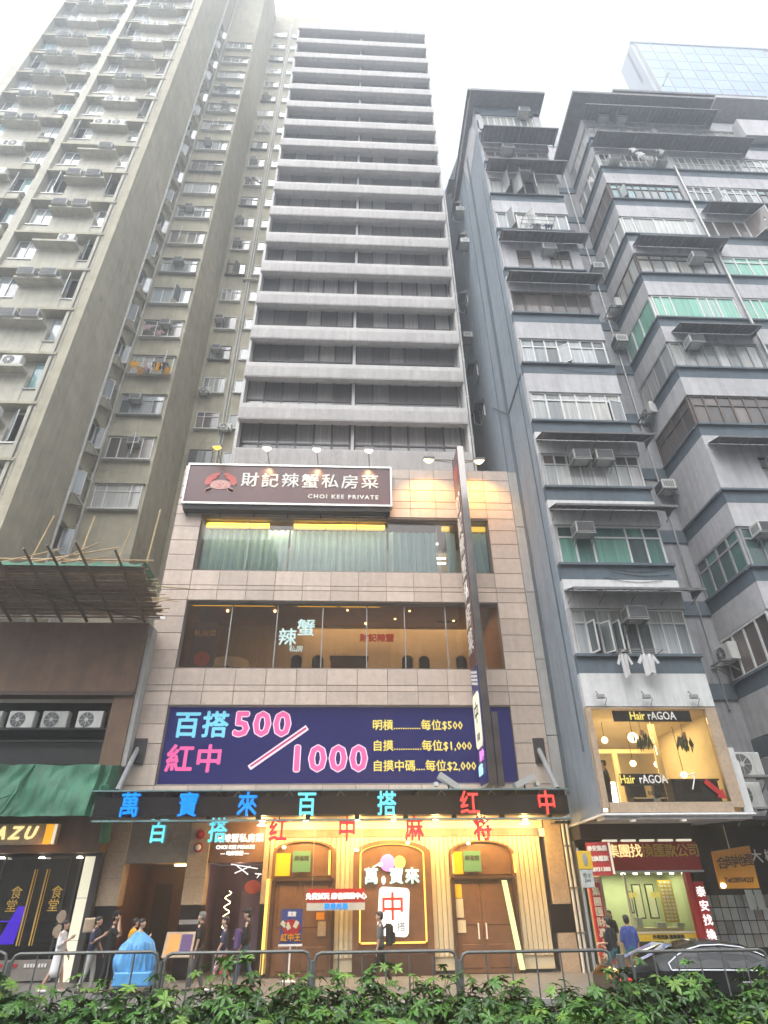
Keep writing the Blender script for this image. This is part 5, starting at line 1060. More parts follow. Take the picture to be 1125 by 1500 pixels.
MB().ext([(11.3 + u * c - v * s, 4.72 + u * s + v * c) for u, v in ((-.4, -.08), (.1, -.08), (.1, -.17), (.36, 0), (.1, .17), (.1, .08), (-.4, .08))], 'y', YF - .02, YF - .005).build('arrow', 'red', t)
t = thing('window_sticker', 'white numeral seven stroke sticker on the salon glass', 'sticker', (10.5, YF, 5)); b = MB(); b.tube((10.2, YF - .01, 5.12), (10.75, YF - .01, 5.2), .02, 5); b.tube((10.75, YF - .01, 5.2), (10.55, YF - .01, 4.75), .02, 5); b.build('stroke', 'signw', t)
for i, (x, yy, z) in enumerate(((8.1, -.8, 6.62), (8.85, -1.2, 6.6), (9.75, -1.5, 6.62), (10.4, .4, 6.1), (11.4, .6, 6.1), (8.1, .9, 6.0), (11.7, -.6, 5.55))):
    t = thing('pendant_lamp', ['round glowing salon lamp nearest the blue wall', 'round glowing salon lamp, second in the front row', 'large glowing glass globe lamp under the salon sign', 'salon lamp by the middle partition', 'salon lamp glowing behind the hanging plants', 'dim salon lamp in the back corner', 'low salon lamp beside the pale wall'][i], 'lamp', (x, yy, z), 'salon lamps')
    MB().ball((0, 0, 0), (.17 if i == 2 else .11), 14, 8).build('globe', 'warm', t, (x, yy, z)); MB().tube((x, yy, z + .1), (x, yy, 7.2), .012, 5).build('cord', 'blackm', t)
light('salon_glow', 'AREA', (9.8, -.6, 7.15), 260, (1, .70, .28), 3.4, (0, 0, -1), sy=3); light('salon_glow_b', 'POINT', (9.0, -1.6, 6.2), 22, (1, .72, .35), .15)
for i, (x, lab) in enumerate(((10.4, 'black salon chair in front of the partition'), (11.1, 'black salon chair beside the pale end wall'), (9.5, 'black salon chair under the lit screen'))):
    t = thing('salon_chair', lab, 'chair', (x, -1.6, 4.12), 'salon chairs'); b = MB(); b.bbox(-.32, .32, .15, .3, .5, 1.15, .05); b.build('backrest', 'black', t, (x, -1.6, 4.12)); MB().bbox(-.33, .33, -.3, .16, .42, .56, .04).build('seat', 'black', t, (x, -1.6, 4.12)); MB().tube((0, 0, 0), (0, 0, .42), .06, 10).build('pedestal', 'chrome', t, (x, -1.6, 4.12))
t = thing('counter', 'dark reception counter along the salon window', 'counter', (10.9, -2.5, 4.12)); MB().box(10.1, 11.6, -2.75, -2.3, 4.12, 5.05).build('body', 'blackm', t); MB().box(10.05, 11.65, -2.8, -2.25, 5.05, 5.1).build('top', 'black', t)
for i, (x, yy) in enumerate(((9.75, -2.2), (11.35, -1.9))):
    t = thing('hanging_plant', ['trailing dark plant hung in the middle of the salon window', 'trailing dark plant hung by the salon end wall'][i], 'plant', (x, yy, 6.5), 'salon plants'); b = MB(); rr = random.Random(i)
    for k in range(46):
        a = rr.uniform(0, 6.283); d = rr.uniform(.05, .3); l = rr.uniform(.1, .45); p = (x + d * math.cos(a), yy + d * math.sin(a), 6.62 - l); b.poly([(p[0], p[1], p[2] + .12), (p[0] + .035, p[1], p[2]), (p[0], p[1] + .02, p[2] - .14), (p[0] - .035, p[1], p[2])])
    b.build('leaves', 'leaf_d', t, kind='stuff'); MB().tube((x, yy, 6.55), (x, yy, 6.7), .09, 10).build('pot', 'tanstone', t); MB().tube((x, yy, 6.7), (x, yy, 7.2), .008, 4).build('cord', 'blackm', t)
for i, x in enumerate((8.1, 9.65, 11.25)):
    t = thing('wall_floodlight', 'small floodlight on the white wall above the salon, ' + ('next to the blue wall', 'the middle of three', 'next to the light well')[i], 'floodlight', (x, YF - .05, 7.55), 'small floodlights above the salon'); MB().bbox(x - .08, x + .16, YF - .3, YF - .16, 7.48, 7.6).build('housing', 'frame_g', t); b = MB(); b.path([(x, YF - .02, 7.75), (x - .08, YF - .2, 7.72), (x - .02, YF - .22, 7.6)], .012, 5); b.path([(x + .16, YF - .2, 7.55), (x + .28, YF - .1, 7.5), (x + .22, YF - .01, 7.3)], .01, 5); b.build('cable', 'blackm', t)
# slab under the salon with sloping soffit
b = MB(); b.box(7.55, 12.1, YF - .15, YF + .5, 3.92, 4.10); b.poly([(7.55, YF - .1, 3.92), (12.1, YF - .1, 3.92), (12.1, .6, 4.05), (7.55, .6, 4.05)]); b.box(7.56, 12.09, YF + .5, .6, 4.0, 4.08); b.build('floor_slab', 'grey', hs_)
b = MB(); b.tube((7.5, YF - .2, 4.04), (12.2, YF - .2, 4.04), .035, 8); b.tube((7.52, YF - .2, 4.04), (7.52, .3, 4.0), .035, 8); b.build('gutter', 'frame_w', hs_)
for x in (8.35, 9.9): MB().box(x, x + .14, YF - .16, YF - .02, 3.86, 3.918).build('junction_box', 'signw', hs_)
# ------------------------------------------------------------------ exchange shop on the ground floor
fx = thing('exchange_shop', 'red fronted money exchange shop with lit green interior and glass window', 'shop', (9.3, -1, 0))
b = MB(); b.box(7.5, 11.3, -1.0, .0, 3.56, 4.0); b.build('transom', 'blackm', fx)
MB().box(8.12, 11.26, -1.08, -.9, 2.66, 3.46).build('sign_panel', 'red', fx); MB().box(8.1, 11.28, -1.12, -.88, 2.60, 2.655).build('sign_trim', 'alu', fx)
for i, ch in enumerate('集團找換匯款公司'): text('lettering', ch, .40, 'azulit' if i < 3 else 'gold', (8.45 + i * .38, -1.10, 3.18), fx, bold=.006, depth=.02)
b = MB()
for k in range(5): b.box(8.2 + k * .62, 8.2 + k * .62 + .45, -1.1, -.95, 3.47, 3.53)
b.build('sign_lamp', 'creamlit', fx)
b = MB()
for k in range(7): b.tube((8.35 + k * .40, -.8, 2.55), (8.35 + k * .40, -.8, 2.60), .07, 10)
b.build('downlight', 'coolw', fx)
b = MB(); b.box(7.95, 11.25, .9, 1.0, 0, 2.6); b.box(7.92, 7.95, -.9, .9, 0, 2.6); b.box(10.75, 10.8, -.9, .9, 0, 2.6); b.box(7.95, 11.25, -.9, .9, 2.605, 2.65); b.build('shop_room', 'roomg', fx)
light('exchange_glow', 'AREA', (9.3, -.1, 2.55), 62, (.95, 1, .62), 2.4, (0, 0, -1), sy=1)
MB().box(8.75, 10.72, -.90, -.885, 1.05, 2.58).build('glass', 'clear2', fx); b = MB(); b.box(8.70, 8.75, -.93, -.87, .1, 2.58); b.box(10.72, 10.8, -.95, -.85, .1, 2.58); b.box(8.75, 10.72, -.95, -.85, 1.0, 1.05); b.box(8.75, 10.72, -.95, -.85, .05, .1); b.build('window_frame', 'cream', fx)
MB().box(8.76, 10.7, -.92, -.84, .05, .80).build('stall_riser', 'blackm', fx); MB().box(8.76, 10.7, -.93, -.85, .81, .99).build('yellow_panel', 'yellow', fx); text('lettering', '外幣找換 匯款服務', .12, 'blackm', (9.75, -.94, .90), fx, bold=.006, depth=.01)
for x0, x1, z0, z1 in ((9.18, 9.48, 1.35, 2.3), (9.62, 9.92, 1.35, 2.3), (9.02, 9.14, 1.5, 2.1)):
    b = MB(); b.box(x0, x1, -.2, -.18, z0, z1); o_ = b.build('rate_board', 'blackm', fx); MB().box(x0 + .04, x1 - .04, -.215, -.201, z0 + .04, z1 - .04).build('board_face', 'shoplit', o_)
for x in (8.95, 9.7): text('lettering', '匯率', .17, 'ledyel', (x + .1, -.5, 1.98), fx, bold=.01, depth=.01)
b = MB(); b.box(10.05, 10.5, -.3, -.28, 1.25, 2.4); b.build('currency_board', 'yellow', fx)
for i in range(3):
    b = MB()
    for j in range(11): b.box(10.1 + i * .13, 10.1 + i * .13 + .09, -.31, -.301, 1.3 + j * .1, 1.36 + j * .1)
    b.build('flag_row', 'signw', fx, kind='stuff')
b = MB(); b.box(8.9, 10.6, -.3, .1, .98, 1.12); b.build('counter', 'roomw', fx)
for x, w_, h_ in ((9.1, .2, .28), (9.75, .3, .14), (10.4, .24, .12)): MB().bbox(x, x + w_, -.28, -.1, 1.12, 1.12 + h_, .01).build('counter_item', 'cloth_l', fx)
for nm_, x0, x1, s, lab in (('vertical_sign', 10.80, 11.10, '泰安找換匯', 'red vertical sign with glowing white characters beside the exchange window, shop end'), ('vertical_sign', 7.46, 7.78, '集團匯財真心采', 'red vertical sign with pale characters behind the bus stop pole')):
    t = thing(nm_, lab, 'sign', ((x0 + x1) / 2, -1.2, .5), 'vertical red signs of the exchange shop'); MB().box(x0, x1, -1.22, -1.05, .45, 2.34).build('panel', 'red', t)
    n = len(s); st = 1.85 / n
    for i, ch in enumerate(s): text('lettering', ch, .30 if n == 5 else .25, 'whitelit' if n == 5 else 'cream', ((x0 + x1) / 2, -1.235, 2.2 - st * (i + .4)), t, bold=.007, depth=.015)
MB().box(10.62, 10.79, -1.15, -.95, .3, 2.6).build('red_post', 'red', fx); MB().box(7.5, 7.95, -1.0, -.8, 0, 2.5).build('side_panel', 'tanstone', fx)
t = thing('projecting_sign', 'red and white box sign with three rows of characters standing out beside the pipes', 'sign', (7.7, -1.7, 2.5)); c0 = MB(); c0.ext([(7.42, -1.55), (7.98, -1.95), (8.12, -1.75), (7.56, -1.35)], 'z', 2.52, 3.42); c0.build('box', 'red', t)
for i, (s, m) in enumerate((('泰安集團', 'signw'), ('找換匯款', 'signw'), ('28931388', 'signw'))): text('lettering', s, .155, m, (7.69, -1.775, 3.24 - i * .28), t, rz=-.62, bold=.01, depth=.01)
c0 = MB(); c0.ext([(8.00, -1.955), (8.13, -1.77), (8.135, -1.775), (8.006, -1.96)], 'z', 2.55, 3.4); c0.build('lit_end', 'creamlit', t)
# property agency at the right end
og = thing('agency_sign', 'tilted orange hanging sign with dark characters and a phone number', 'sign', (12.1, -1.5, 2.1)); b = MB(); b.ext([(11.45, 2.14), (12.68, 2.14), (12.75, 3.30), (11.48, 3.14)], 'y', -1.56, -1.46); b.build('board', 'orange', og)
for i, ch in enumerate('合時地產'): text('lettering', ch, .36, 'darkwood', (11.70 + i * .30, -1.57, 2.80 + i * .03), og, bold=.005, depth=.01)
text('lettering', 'Tel:28934237', .19, 'darkwood', (12.1, -1.57, 2.36), og, bold=.004, depth=.01, sx=.9); MB().tube((12.1, -1.5, 3.2), (12.1, -1.5, 3.9), .02, 6).build('hanger', 'metal', og)
MB().ball((0, 0, 0), (.09, .05, .07)).build('lamp', 'coolw', og, (11.52, -1.6, 2.22))
ag = thing('agency_shop', 'dim property agency front covered in rows of paper listings', 'shop', (14, 0, 0)); MB().box(11.3, 20, .1, .3, 0, 4).build('wall', 'darkroom', ag); MB().box(11.3, 20, -.3, .1, 2.35, 3.9).build('fascia', 'blackm', ag)
for i, ch in enumerate('大機'): text('lettering', ch, .42, 'signw', (13.62 + i * .5, -.31, 3.02), ag, bold=.006, depth=.01)
for i in range(11):
    for j in range(4): MB().box(11.62 + i * .27, 11.62 + i * .27 + .24, .06, .085, .55 + j * .36, .55 + j * .36 + .33).build('listing', rnd.choice(['portal', 'cloth_l', 'greysh', 'trim']), ag)
for j in range(2): MB().box(12.95 + j * .3, 13.2 + j * .3, -.2, -.18, 1.55, 2.1).build('listing', 'cloth_l', ag)
light('agency_glow', 'POINT', (12.6, -1.0, 2.3), 5, (.9, 1, .85), .1)
b = MB(); b.box(12.1, 20, -2.6, .2, 3.95, 4.05); b.build('canopy', 'blackm', ag)
for x, z, lab in ((13.0, 4.35, 'big grey condenser in the dark beside the salon, lower one'), (13.3, 5.3, 'big grey condenser in the dark beside the salon, upper one')): ac('splitb', (x, -1.6, z), lab, 'condensers beside the salon', sc=1.35)
b = MB(); b.box(12.06, 12.35, YF + .1, YF + .4, 4.1, 5.6); b.box(12.06, 12.3, YF + .1, YF + .4, 5.6, 6.0); tag(b.build('white_duct', 'white'), 'white upright duct beside the salon window', 'duct')

# ================================================================== BUILDINGS BEHIND
gt = thing('glass_tower', 'pale hazy tower with a gridded blue glass front rising behind the grey block', 'building', (52, 20, 0))
GX, GY = 46.2, 20.0
b = MB(); b.box(GX, GX + 26, GY, GY + 4.2, 40, 126.5); b.build('wall', 'hazewall', gt)
b = MB(); b.box(GX - .05, GX + .02, GY - .05, GY + .3, 40, 126.8); b.box(GX + .6, GX + .75, GY - .25, GY, 40, 126.8); b.box(GX, GX + 26, GY - .3, GY, 126.5, 127); b.build('edge_fin', 'frame_g', gt)
for k in range(10): MB().box(GX + .9 + k * 2.5, GX + 1.1 + k * 2.5, GY - .22, GY - .12, 60, 126.4).build('mullion', 'frame_g', gt)
gp = {}
for j in range(13):
    for i in range(9): 
        if 'g' not in gp: gp['g'] = MB().box(0, 2.26, 0, .05, 0, 3.05).mesh('pane', 'p_sky')
        put(gp['g'], 'pane', gt, (GX + 1.12 + i * 2.5, GY - .15, 85 + j * 3.2))
MB().box(GX - .02, GX, GY + 1.0, GY + 1.5, 115, 126).build('side_slot', 'frame_d', gt)
# ================================================================== STREET: railing, shrubs, car, people
def rail_z(x): return 1.415 - .011 * x
bar_me = {}
PX = [(-7.0, -4.92), (-4.83, -2.77), (-2.66, -.58), (-.50, 1.58), (1.66, 3.90), (4.22, 6.30), (6.38, 8.4)]
RL = ['at the far left under the shop sign', 'before the walker in white', 'before the blue bag and the menu board', 'before the door and its poster stand', 'before the lit tile sign and the second door', 'in front of the black car, its boot end', 'in front of the black car, its bonnet end']
for i, (xa, xb) in enumerate(PX):
    z = rail_z((xa + xb) / 2); t = thing('pedestrian_railing', 'grey tubular pedestrian railing panel ' + RL[i], 'railing', ((xa + xb) / 2, -12, .2), 'railing panels along the planter')
    q = .09
    b = MB(); pts = [(xa, -12, .2), (xa, -12, z - q), (xa + q * .3, -12, z - q * .3), (xa + q, -12, z), (xb - q, -12, z), (xb - q * .3, -12, z - q * .3), (xb, -12, z - q), (xb, -12, .2)]
    b.path(pts, .022, 8); b.tube((xa, -12, .36), (xb, -12, .36), .02, 6); b.build('frame', 'rail', t)
    n = 6; 
    for k in range(1, n):
        x = xa + (xb - xa) * k / n; MB().tube((0, 0, 0), (0, 0, z - .36), .0125, 6).build('bar', 'rail', t, (x, -12, .36))
for i, x in enumerate((-4.87, -2.715, -.54, 1.62, 4.06, 6.34)):
    b = MB(); b.tube((x, -12.0, .2), (x, -12.0, rail_z(x) - .10 + (.06 if i == 4 else 0)), .035 if i != 4 else .06, 8)
    tag(b.build('railing_post', 'rail'), ('slim grey railing post ' if i != 4 else 'thick grey railing post ') + ['beyond the walker in white', 'between the white walker and the navy shirt', 'just past the young man in pink shorts', 'below the arched lit sign', 'at the tail of the black car', 'by the bonnet of the black car'][i], 'post', 'railing posts')
# ---- shrubs: whorls of drooping leaflets
def leaflet(b, c, d, up, l, w, m, droop):
    d = d.normalized(); side = d.cross(up).normalized(); P = []
    for j, (t, ww) in enumerate(((0, .12), (.3, .8), (.6, 1.0), (.85, .6), (1, .03))):
        p = c + d * (l * t) - up * (droop * l * t * t); P.append((p - side * (w * ww / 2) + up * (.10 * w), p + up * 0, p + side * (w * ww / 2) + up * (.10 * w)))
    for a, e in zip(P, P[1:]):
        b.quad(tuple(a[0]), tuple(a[1]), tuple(e[1]), tuple(e[0]), m); b.quad(tuple(a[1]), tuple(a[2]), tuple(e[2]), tuple(e[1]), m)
def whorl(b, c, up, size, rr, m=0, n=None):
    up = Vector(up).normalized(); t = up.orthogonal().normalized(); s = up.cross(t); n = n or rr.choice((6, 7, 8)); a0 = rr.uniform(0, 6)
    for k in range(n):
        a = a0 + 6.283 * k / n + rr.uniform(-.15, .15); d = t * math.cos(a) + s * math.sin(a) + up * rr.uniform(.05, .35); l = size * rr.uniform(.75, 1.1)
        leaflet(b, Vector(c), d, up, l, l * .36, m, rr.uniform(.25, .6))
WH = []
rr = random.Random(11)
for k in range(10):
    b = MB(); whorl(b, (0, 0, 0), (rr.uniform(-.3, .3), rr.uniform(-.5, .1), 1), .16, rr); b.tube((0, 0, 0), (rr.uniform(-.03, .03), 0, -.14), .006, 5); WH.append((b, k))
WM = {m: [b.mesh('leaf_cluster', m, True) for b, _ in WH] for m in ('leaf', 'leaf_y')}
sx = -5.9; i = 0; SH = []
while sx < 6.3:
    SH.append((sx, -13.1 + .35 * rr.uniform(-1, 1), rr.uniform(.90, 1.04))); sx += rr.uniform(.50, .66)
for k in range(18): SH.append((-5.4 + k * .66 + rr.uniform(-.15, .15), -14.5 + rr.uniform(-.25, .2), rr.uniform(.70, .84)))
TALL = {-1.75: .30, -.05: .1, .9: .22, 1.7: .12}
def near_desc(x, row):
    M_ = [(-5.5, 'below the lit shop sign'), (-4.3, 'by the walker in white'), (-3.3, 'below the navy shirted man'), (-2.4, 'below the blue bag'), (-1.6, 'before the menu board'), (-.8, 'before the grey haired man'), (0, 'below the poster stand'), (.9, 'before the man with the backpack'), (1.7, 'below the lit tile sign'), (2.6, 'below the second arched door'), (3.5, 'before the stone end bay'), (4.4, 'at the tail of the black car'), (5.3, 'by the door of the black car'), (9, 'beside the bonnet of the black car')]
    for a, s in M_:
        if x < a: return s
    return M_[-1][1]
used = {}
NP = max(1, 298 // len(SH))
for (x, y, h) in SH:
    front_row = y < -13.9
    base_lab = ('low front row shrub ' if front_row else 'umbrella leaved shrub at the railing ') + near_desc(x, 0)
    used[base_lab] = used.get(base_lab, 0) + 1
    if used[base_lab] > 1: base_lab += ', ' + ['', '', 'the fuller neighbour', 'the third', 'the fourth one there'][min(4, used[base_lab])]
    t = thing('umbrella_shrub', base_lab, 'shrub', (x, y, .2), 'shrubs in the roadside planter')
    b = MB()
    for k in range(7):
        a = rr.uniform(0, 6.283); d = rr.uniform(.1, .4); b.tube((0, 0, 0), (d * math.cos(a), d * math.sin(a), h * rr.uniform(.6, .95)), .012, 5, 0, .006)
    b.build('stem', 'stem', t, (x, y, .2))
    ex = 0
    for tx, e in TALL.items():
        if abs(tx - x) < .5 and not front_row: ex = max(ex, e)
    f = MB()
    for k in range(230):
        a = rr.uniform(0, 6.283); e = math.acos(rr.uniform(-.1, 1)); r_ = rr.uniform(.55, 1.0) ** .6
        dx, dy, dz = math.sin(e) * math.cos(a), math.sin(e) * math.sin(a), math.cos(e)
        c = (.58 * r_ * dx, .50 * r_ * dy, .12 + (h - .12 + ex * .3) * r_ * max(0, dz) + rr.uniform(-.05, .05))
        whorl(f, c, (dx * .7 + rr.uniform(-.3, .3), dy * .7 + rr.uniform(-.3, .3), .9), rr.uniform(.10, .15), rr, 0 if rr.random() < .6 else 1, 6)
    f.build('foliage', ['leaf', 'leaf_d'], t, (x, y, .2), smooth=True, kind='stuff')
    for k in range(NP):
        a = rr.uniform(0, 6.283); e = rr.uniform(.05, 1.25); dx, dy, dz = math.sin(e) * math.cos(a), -abs(math.sin(e) * math.sin(a)), math.cos(e)
        if ex and k < 5: p = (rr.uniform(-.28, .28), rr.uniform(-.2, .2), h + ex * rr.uniform(.3, 1))
        else: p = (.60 * dx, .52 * dy, .14 + (h - .08) * dz + rr.uniform(-.04, .09))
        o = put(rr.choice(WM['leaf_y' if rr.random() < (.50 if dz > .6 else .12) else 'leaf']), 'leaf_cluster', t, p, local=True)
        o.rotation_euler = (dy * -.6 + rr.uniform(-.2, .2), dx * .6 + rr.uniform(-.2, .2), rr.uniform(0, 6.28)); s = rr.uniform(.52, .98); o.scale = (s, s, s)

# ---- bus stop pole
t = thing('bus_stop_sign', 'yellow and white bus stop plates on a grey pole by the red exchange shop', 'bus stop sign', (6.62, -3.0, 0))
MB().tube((6.62, -3.0, 0), (6.66, -3.0, 3.2), .04, 10).build('pole', 'pvc', t); MB().bbox(6.60, 7.02, -3.08, -3.045, 2.66, 3.12, .01).build('yellow_plate', 'yellow', t); MB().bbox(6.62, 6.98, -3.07, -3.045, 2.20, 2.65, .01).build('white_plate', 'cloth_l', t)
MB().ball((0, 0, 0), (.07, .012, .17), 14, 8).build('oval_print', 'greysh', t, (6.81, -3.085, 2.9)); text('lettering', '巴士\n260', .12, 'blackm', (6.8, -3.075, 2.44), t, depth=.006)

# ---- black car
cr = thing('parked_car', 'glossy black saloon car with bright chrome window line parked beyond the railing', 'car', (7.5, -7.9, -.13))
def car():
    L0, L1 = 5.15, 9.95; yc, hw = -7.9, .92; g = -.13
    # stations along the body: x, sill z, belt z, roof z, half width at belt, half width at roof
    st = [(5.15, .42, .78, .80, .70, .60), (5.30, .30, .92, .95, .84, .66), (5.6, .24, .96, 1.02, .90, .66), (6.0, .22, .95, 1.16, .92, .62), (6.45, .22, .94, 1.30, .92, .60), (6.95, .22, .93, 1.38, .92, .59), (7.4, .22, .92, 1.39, .92, .59), (7.9, .22, .91, 1.33, .92, .60), (8.35, .22, .90, 1.16, .92, .64), (8.7, .23, .88, .99, .91, .72), (9.2, .25, .82, .87, .90, .74), (9.65, .30, .74, .77, .84, .66), (9.95, .42, .60, .62, .66, .55)]
    b = MB(); rings = []
    for x, s, bl, rf, wb_, wr in st:
        z = lambda v: g + v
        half = [(wb_ * .86, s), (wb_ * .98, s + .14), (wb_ * 1.0, s + (bl - s) * .55), (wb_ * .97, bl - .02), (wb_ * .94, bl), (wr + (wb_ - wr) * .45, bl + (rf - bl) * .5), (wr * 1.02, bl + (rf - bl) * .86), (wr * .80, rf - .01), (0, rf + .015)]
        rings.append([(x, yc - w_, z(h)) for w_, h in half] + [(x, yc + w_, z(h)) for w_, h in reversed(half[:-1])])
    n = len(rings[0])
    for a, c in zip(rings, rings[1:]):
        for k in range(n):
            k2 = (k + 1) % n; b.quad(a[k], c[k], c[k2], a[k2])
    b.poly(rings[0]); b.poly(rings[-1])
    b.build('body', 'carb', cr, smooth=True)
    def side(x, t):    # point on the near glasshouse side, t from belt to roof
        for a, c in zip(st, st[1:]):
            if a[0] <= x <= c[0]:
                u = (x - a[0]) / (c[0] - a[0]); q = [p + (r_ - p) * u for p, r_ in zip(a, c)]
                bl, rf, wb_, wr = q[2], q[3], q[4], q[5]
                lv = [(wb_ * .94, bl), (wr + (wb_ - wr) * .45, bl + (rf - bl) * .5), (wr * 1.02, bl + (rf - bl) * .86)]
                v = t / .86
                if v < .58: f_ = v / .58; w_ = lv[0][0] + (lv[1][0] - lv[0][0]) * f_; h = lv[0][1] + (lv[1][1] - lv[0][1]) * f_
                else: f_ = min(1, (v - .58) / .42); w_ = lv[1][0] + (lv[2][0] - lv[1][0]) * f_; h = lv[1][1] + (lv[2][1] - lv[1][1]) * f_
                return Vector((x, yc - w_, g + h))
    def glasspoly(xs, lo, hi, nm, m='carg', off=.012):
        b = MB(); A = [side(x, lo) + Vector((0, -off, .004)) for x in xs]; B = [side(x, h) + Vector((0, -off, .004)) for x, h in zip(xs, hi)]
        for k in range(len(xs) - 1): b.quad(tuple(A[k]), tuple(A[k + 1]), tuple(B[k + 1]), tuple(B[k]))
        return b.build(nm, m, cr)
    glasspoly([6.35, 6.6, 6.9, 7.3], .10, [.55, .72, .78, .80], 'side_window'); glasspoly([7.38, 7.8, 8.1, 8.4], .10, [.80, .78, .70, .30], 'side_window')
    tr = MB(); top = [6.2, 6.45, 6.7, 7.0, 7.4, 7.8, 8.1, 8.4, 8.6]; hi = [.40, .66, .80, .86, .86, .86, .80, .60, .30]
    up = [side(x, h) + Vector((0, -.02, 0)) for x, h in zip(top, hi)]; lo = [side(x, .04) + Vector((0, -.022, 0)) for x in (6.2, 6.6, 7.0, 7.4, 7.8, 8.2, 8.6)]
    tr.path([tuple(p) for p in up], .018, 6); tr.path([tuple(p) for p in lo], .016, 6); tr.tube(tuple(up[0]), tuple(lo[0]), .018, 6); tr.build('window_trim', 'chrome', cr)
    rw = MB(); rw.poly([(5.75, yc - .52, g + 1.075), (6.5, yc - .48, g + 1.33), (6.5, yc + .48, g + 1.33), (5.75, yc + .52, g + 1.075)]); rw.build('rear_window', 'p_sky', cr)  # blue pane colour stands in for sky reflected in the rear glass
    for x in (6.05, 8.9):
        w_ = MB().tube((x, yc - .93, g + .34), (x, yc - .70, g + .34), .34, 24).build('wheel', 'tyre', cr); MB().tube((x, yc - .945, g + .34), (x, yc - .90, g + .34), .235, 20).build('rim', 'rim', w_, (0, 0, 0))
    MB().ball((0, 0, 0), (.16, .12, .085), 12, 8).build('tail_light', 'redlit', cr, (5.36, yc - .74, g + .80)); MB().bbox(7.5, 7.72, yc - .955, yc - .92, g + .74, g + .77, .005).build('door_handle', 'chrome', cr)
    b = MB(); b.bbox(8.05, 8.25, yc - 1.12, yc - .95, g + .92, g + 1.06, .03); b.build('wing_mirror', 'carb', cr)
car()

# ---- people
def cap(c, p0, p1, r0, r1=None): c.append((Vector(p0), Vector(p1), r0, r1 if r1 is not None else r0))
def fuse(name, caps, m, parent, vox=.011, extra=None, smooth_it=4):
    b = MB()
    for p0, p1, r0, r1 in caps:
        if (p1 - p0).length > 1e-4: b.tube(p0, p1, r0, 12, 0, r1)
        b.ball(p0, r0, 12, 8); b.ball(p1, r1, 12, 8)
    if extra: extra(b)
    me = b.mesh('tmp', m, True); o = bpy.data.objects.new('tmp', me); COL.objects.link(o)
    rm = o.modifiers.new('r', 'REMESH'); rm.mode = 'VOXEL'; rm.voxel_size = vox; rm.use_smooth_shade = True
    sm = o.modifiers.new('s', 'SMOOTH'); sm.iterations = smooth_it; sm.factor = .5
    dg = bpy.context.evaluated_depsgraph_get(); dg.update(); res = bpy.data.meshes.new_from_object(o.evaluated_get(dg)); bpy.data.objects.remove(o)
    res.name = name; res.materials.clear(); res.materials.append(M[m])
    return put(res, name, parent, (0, 0, 0), local=True)
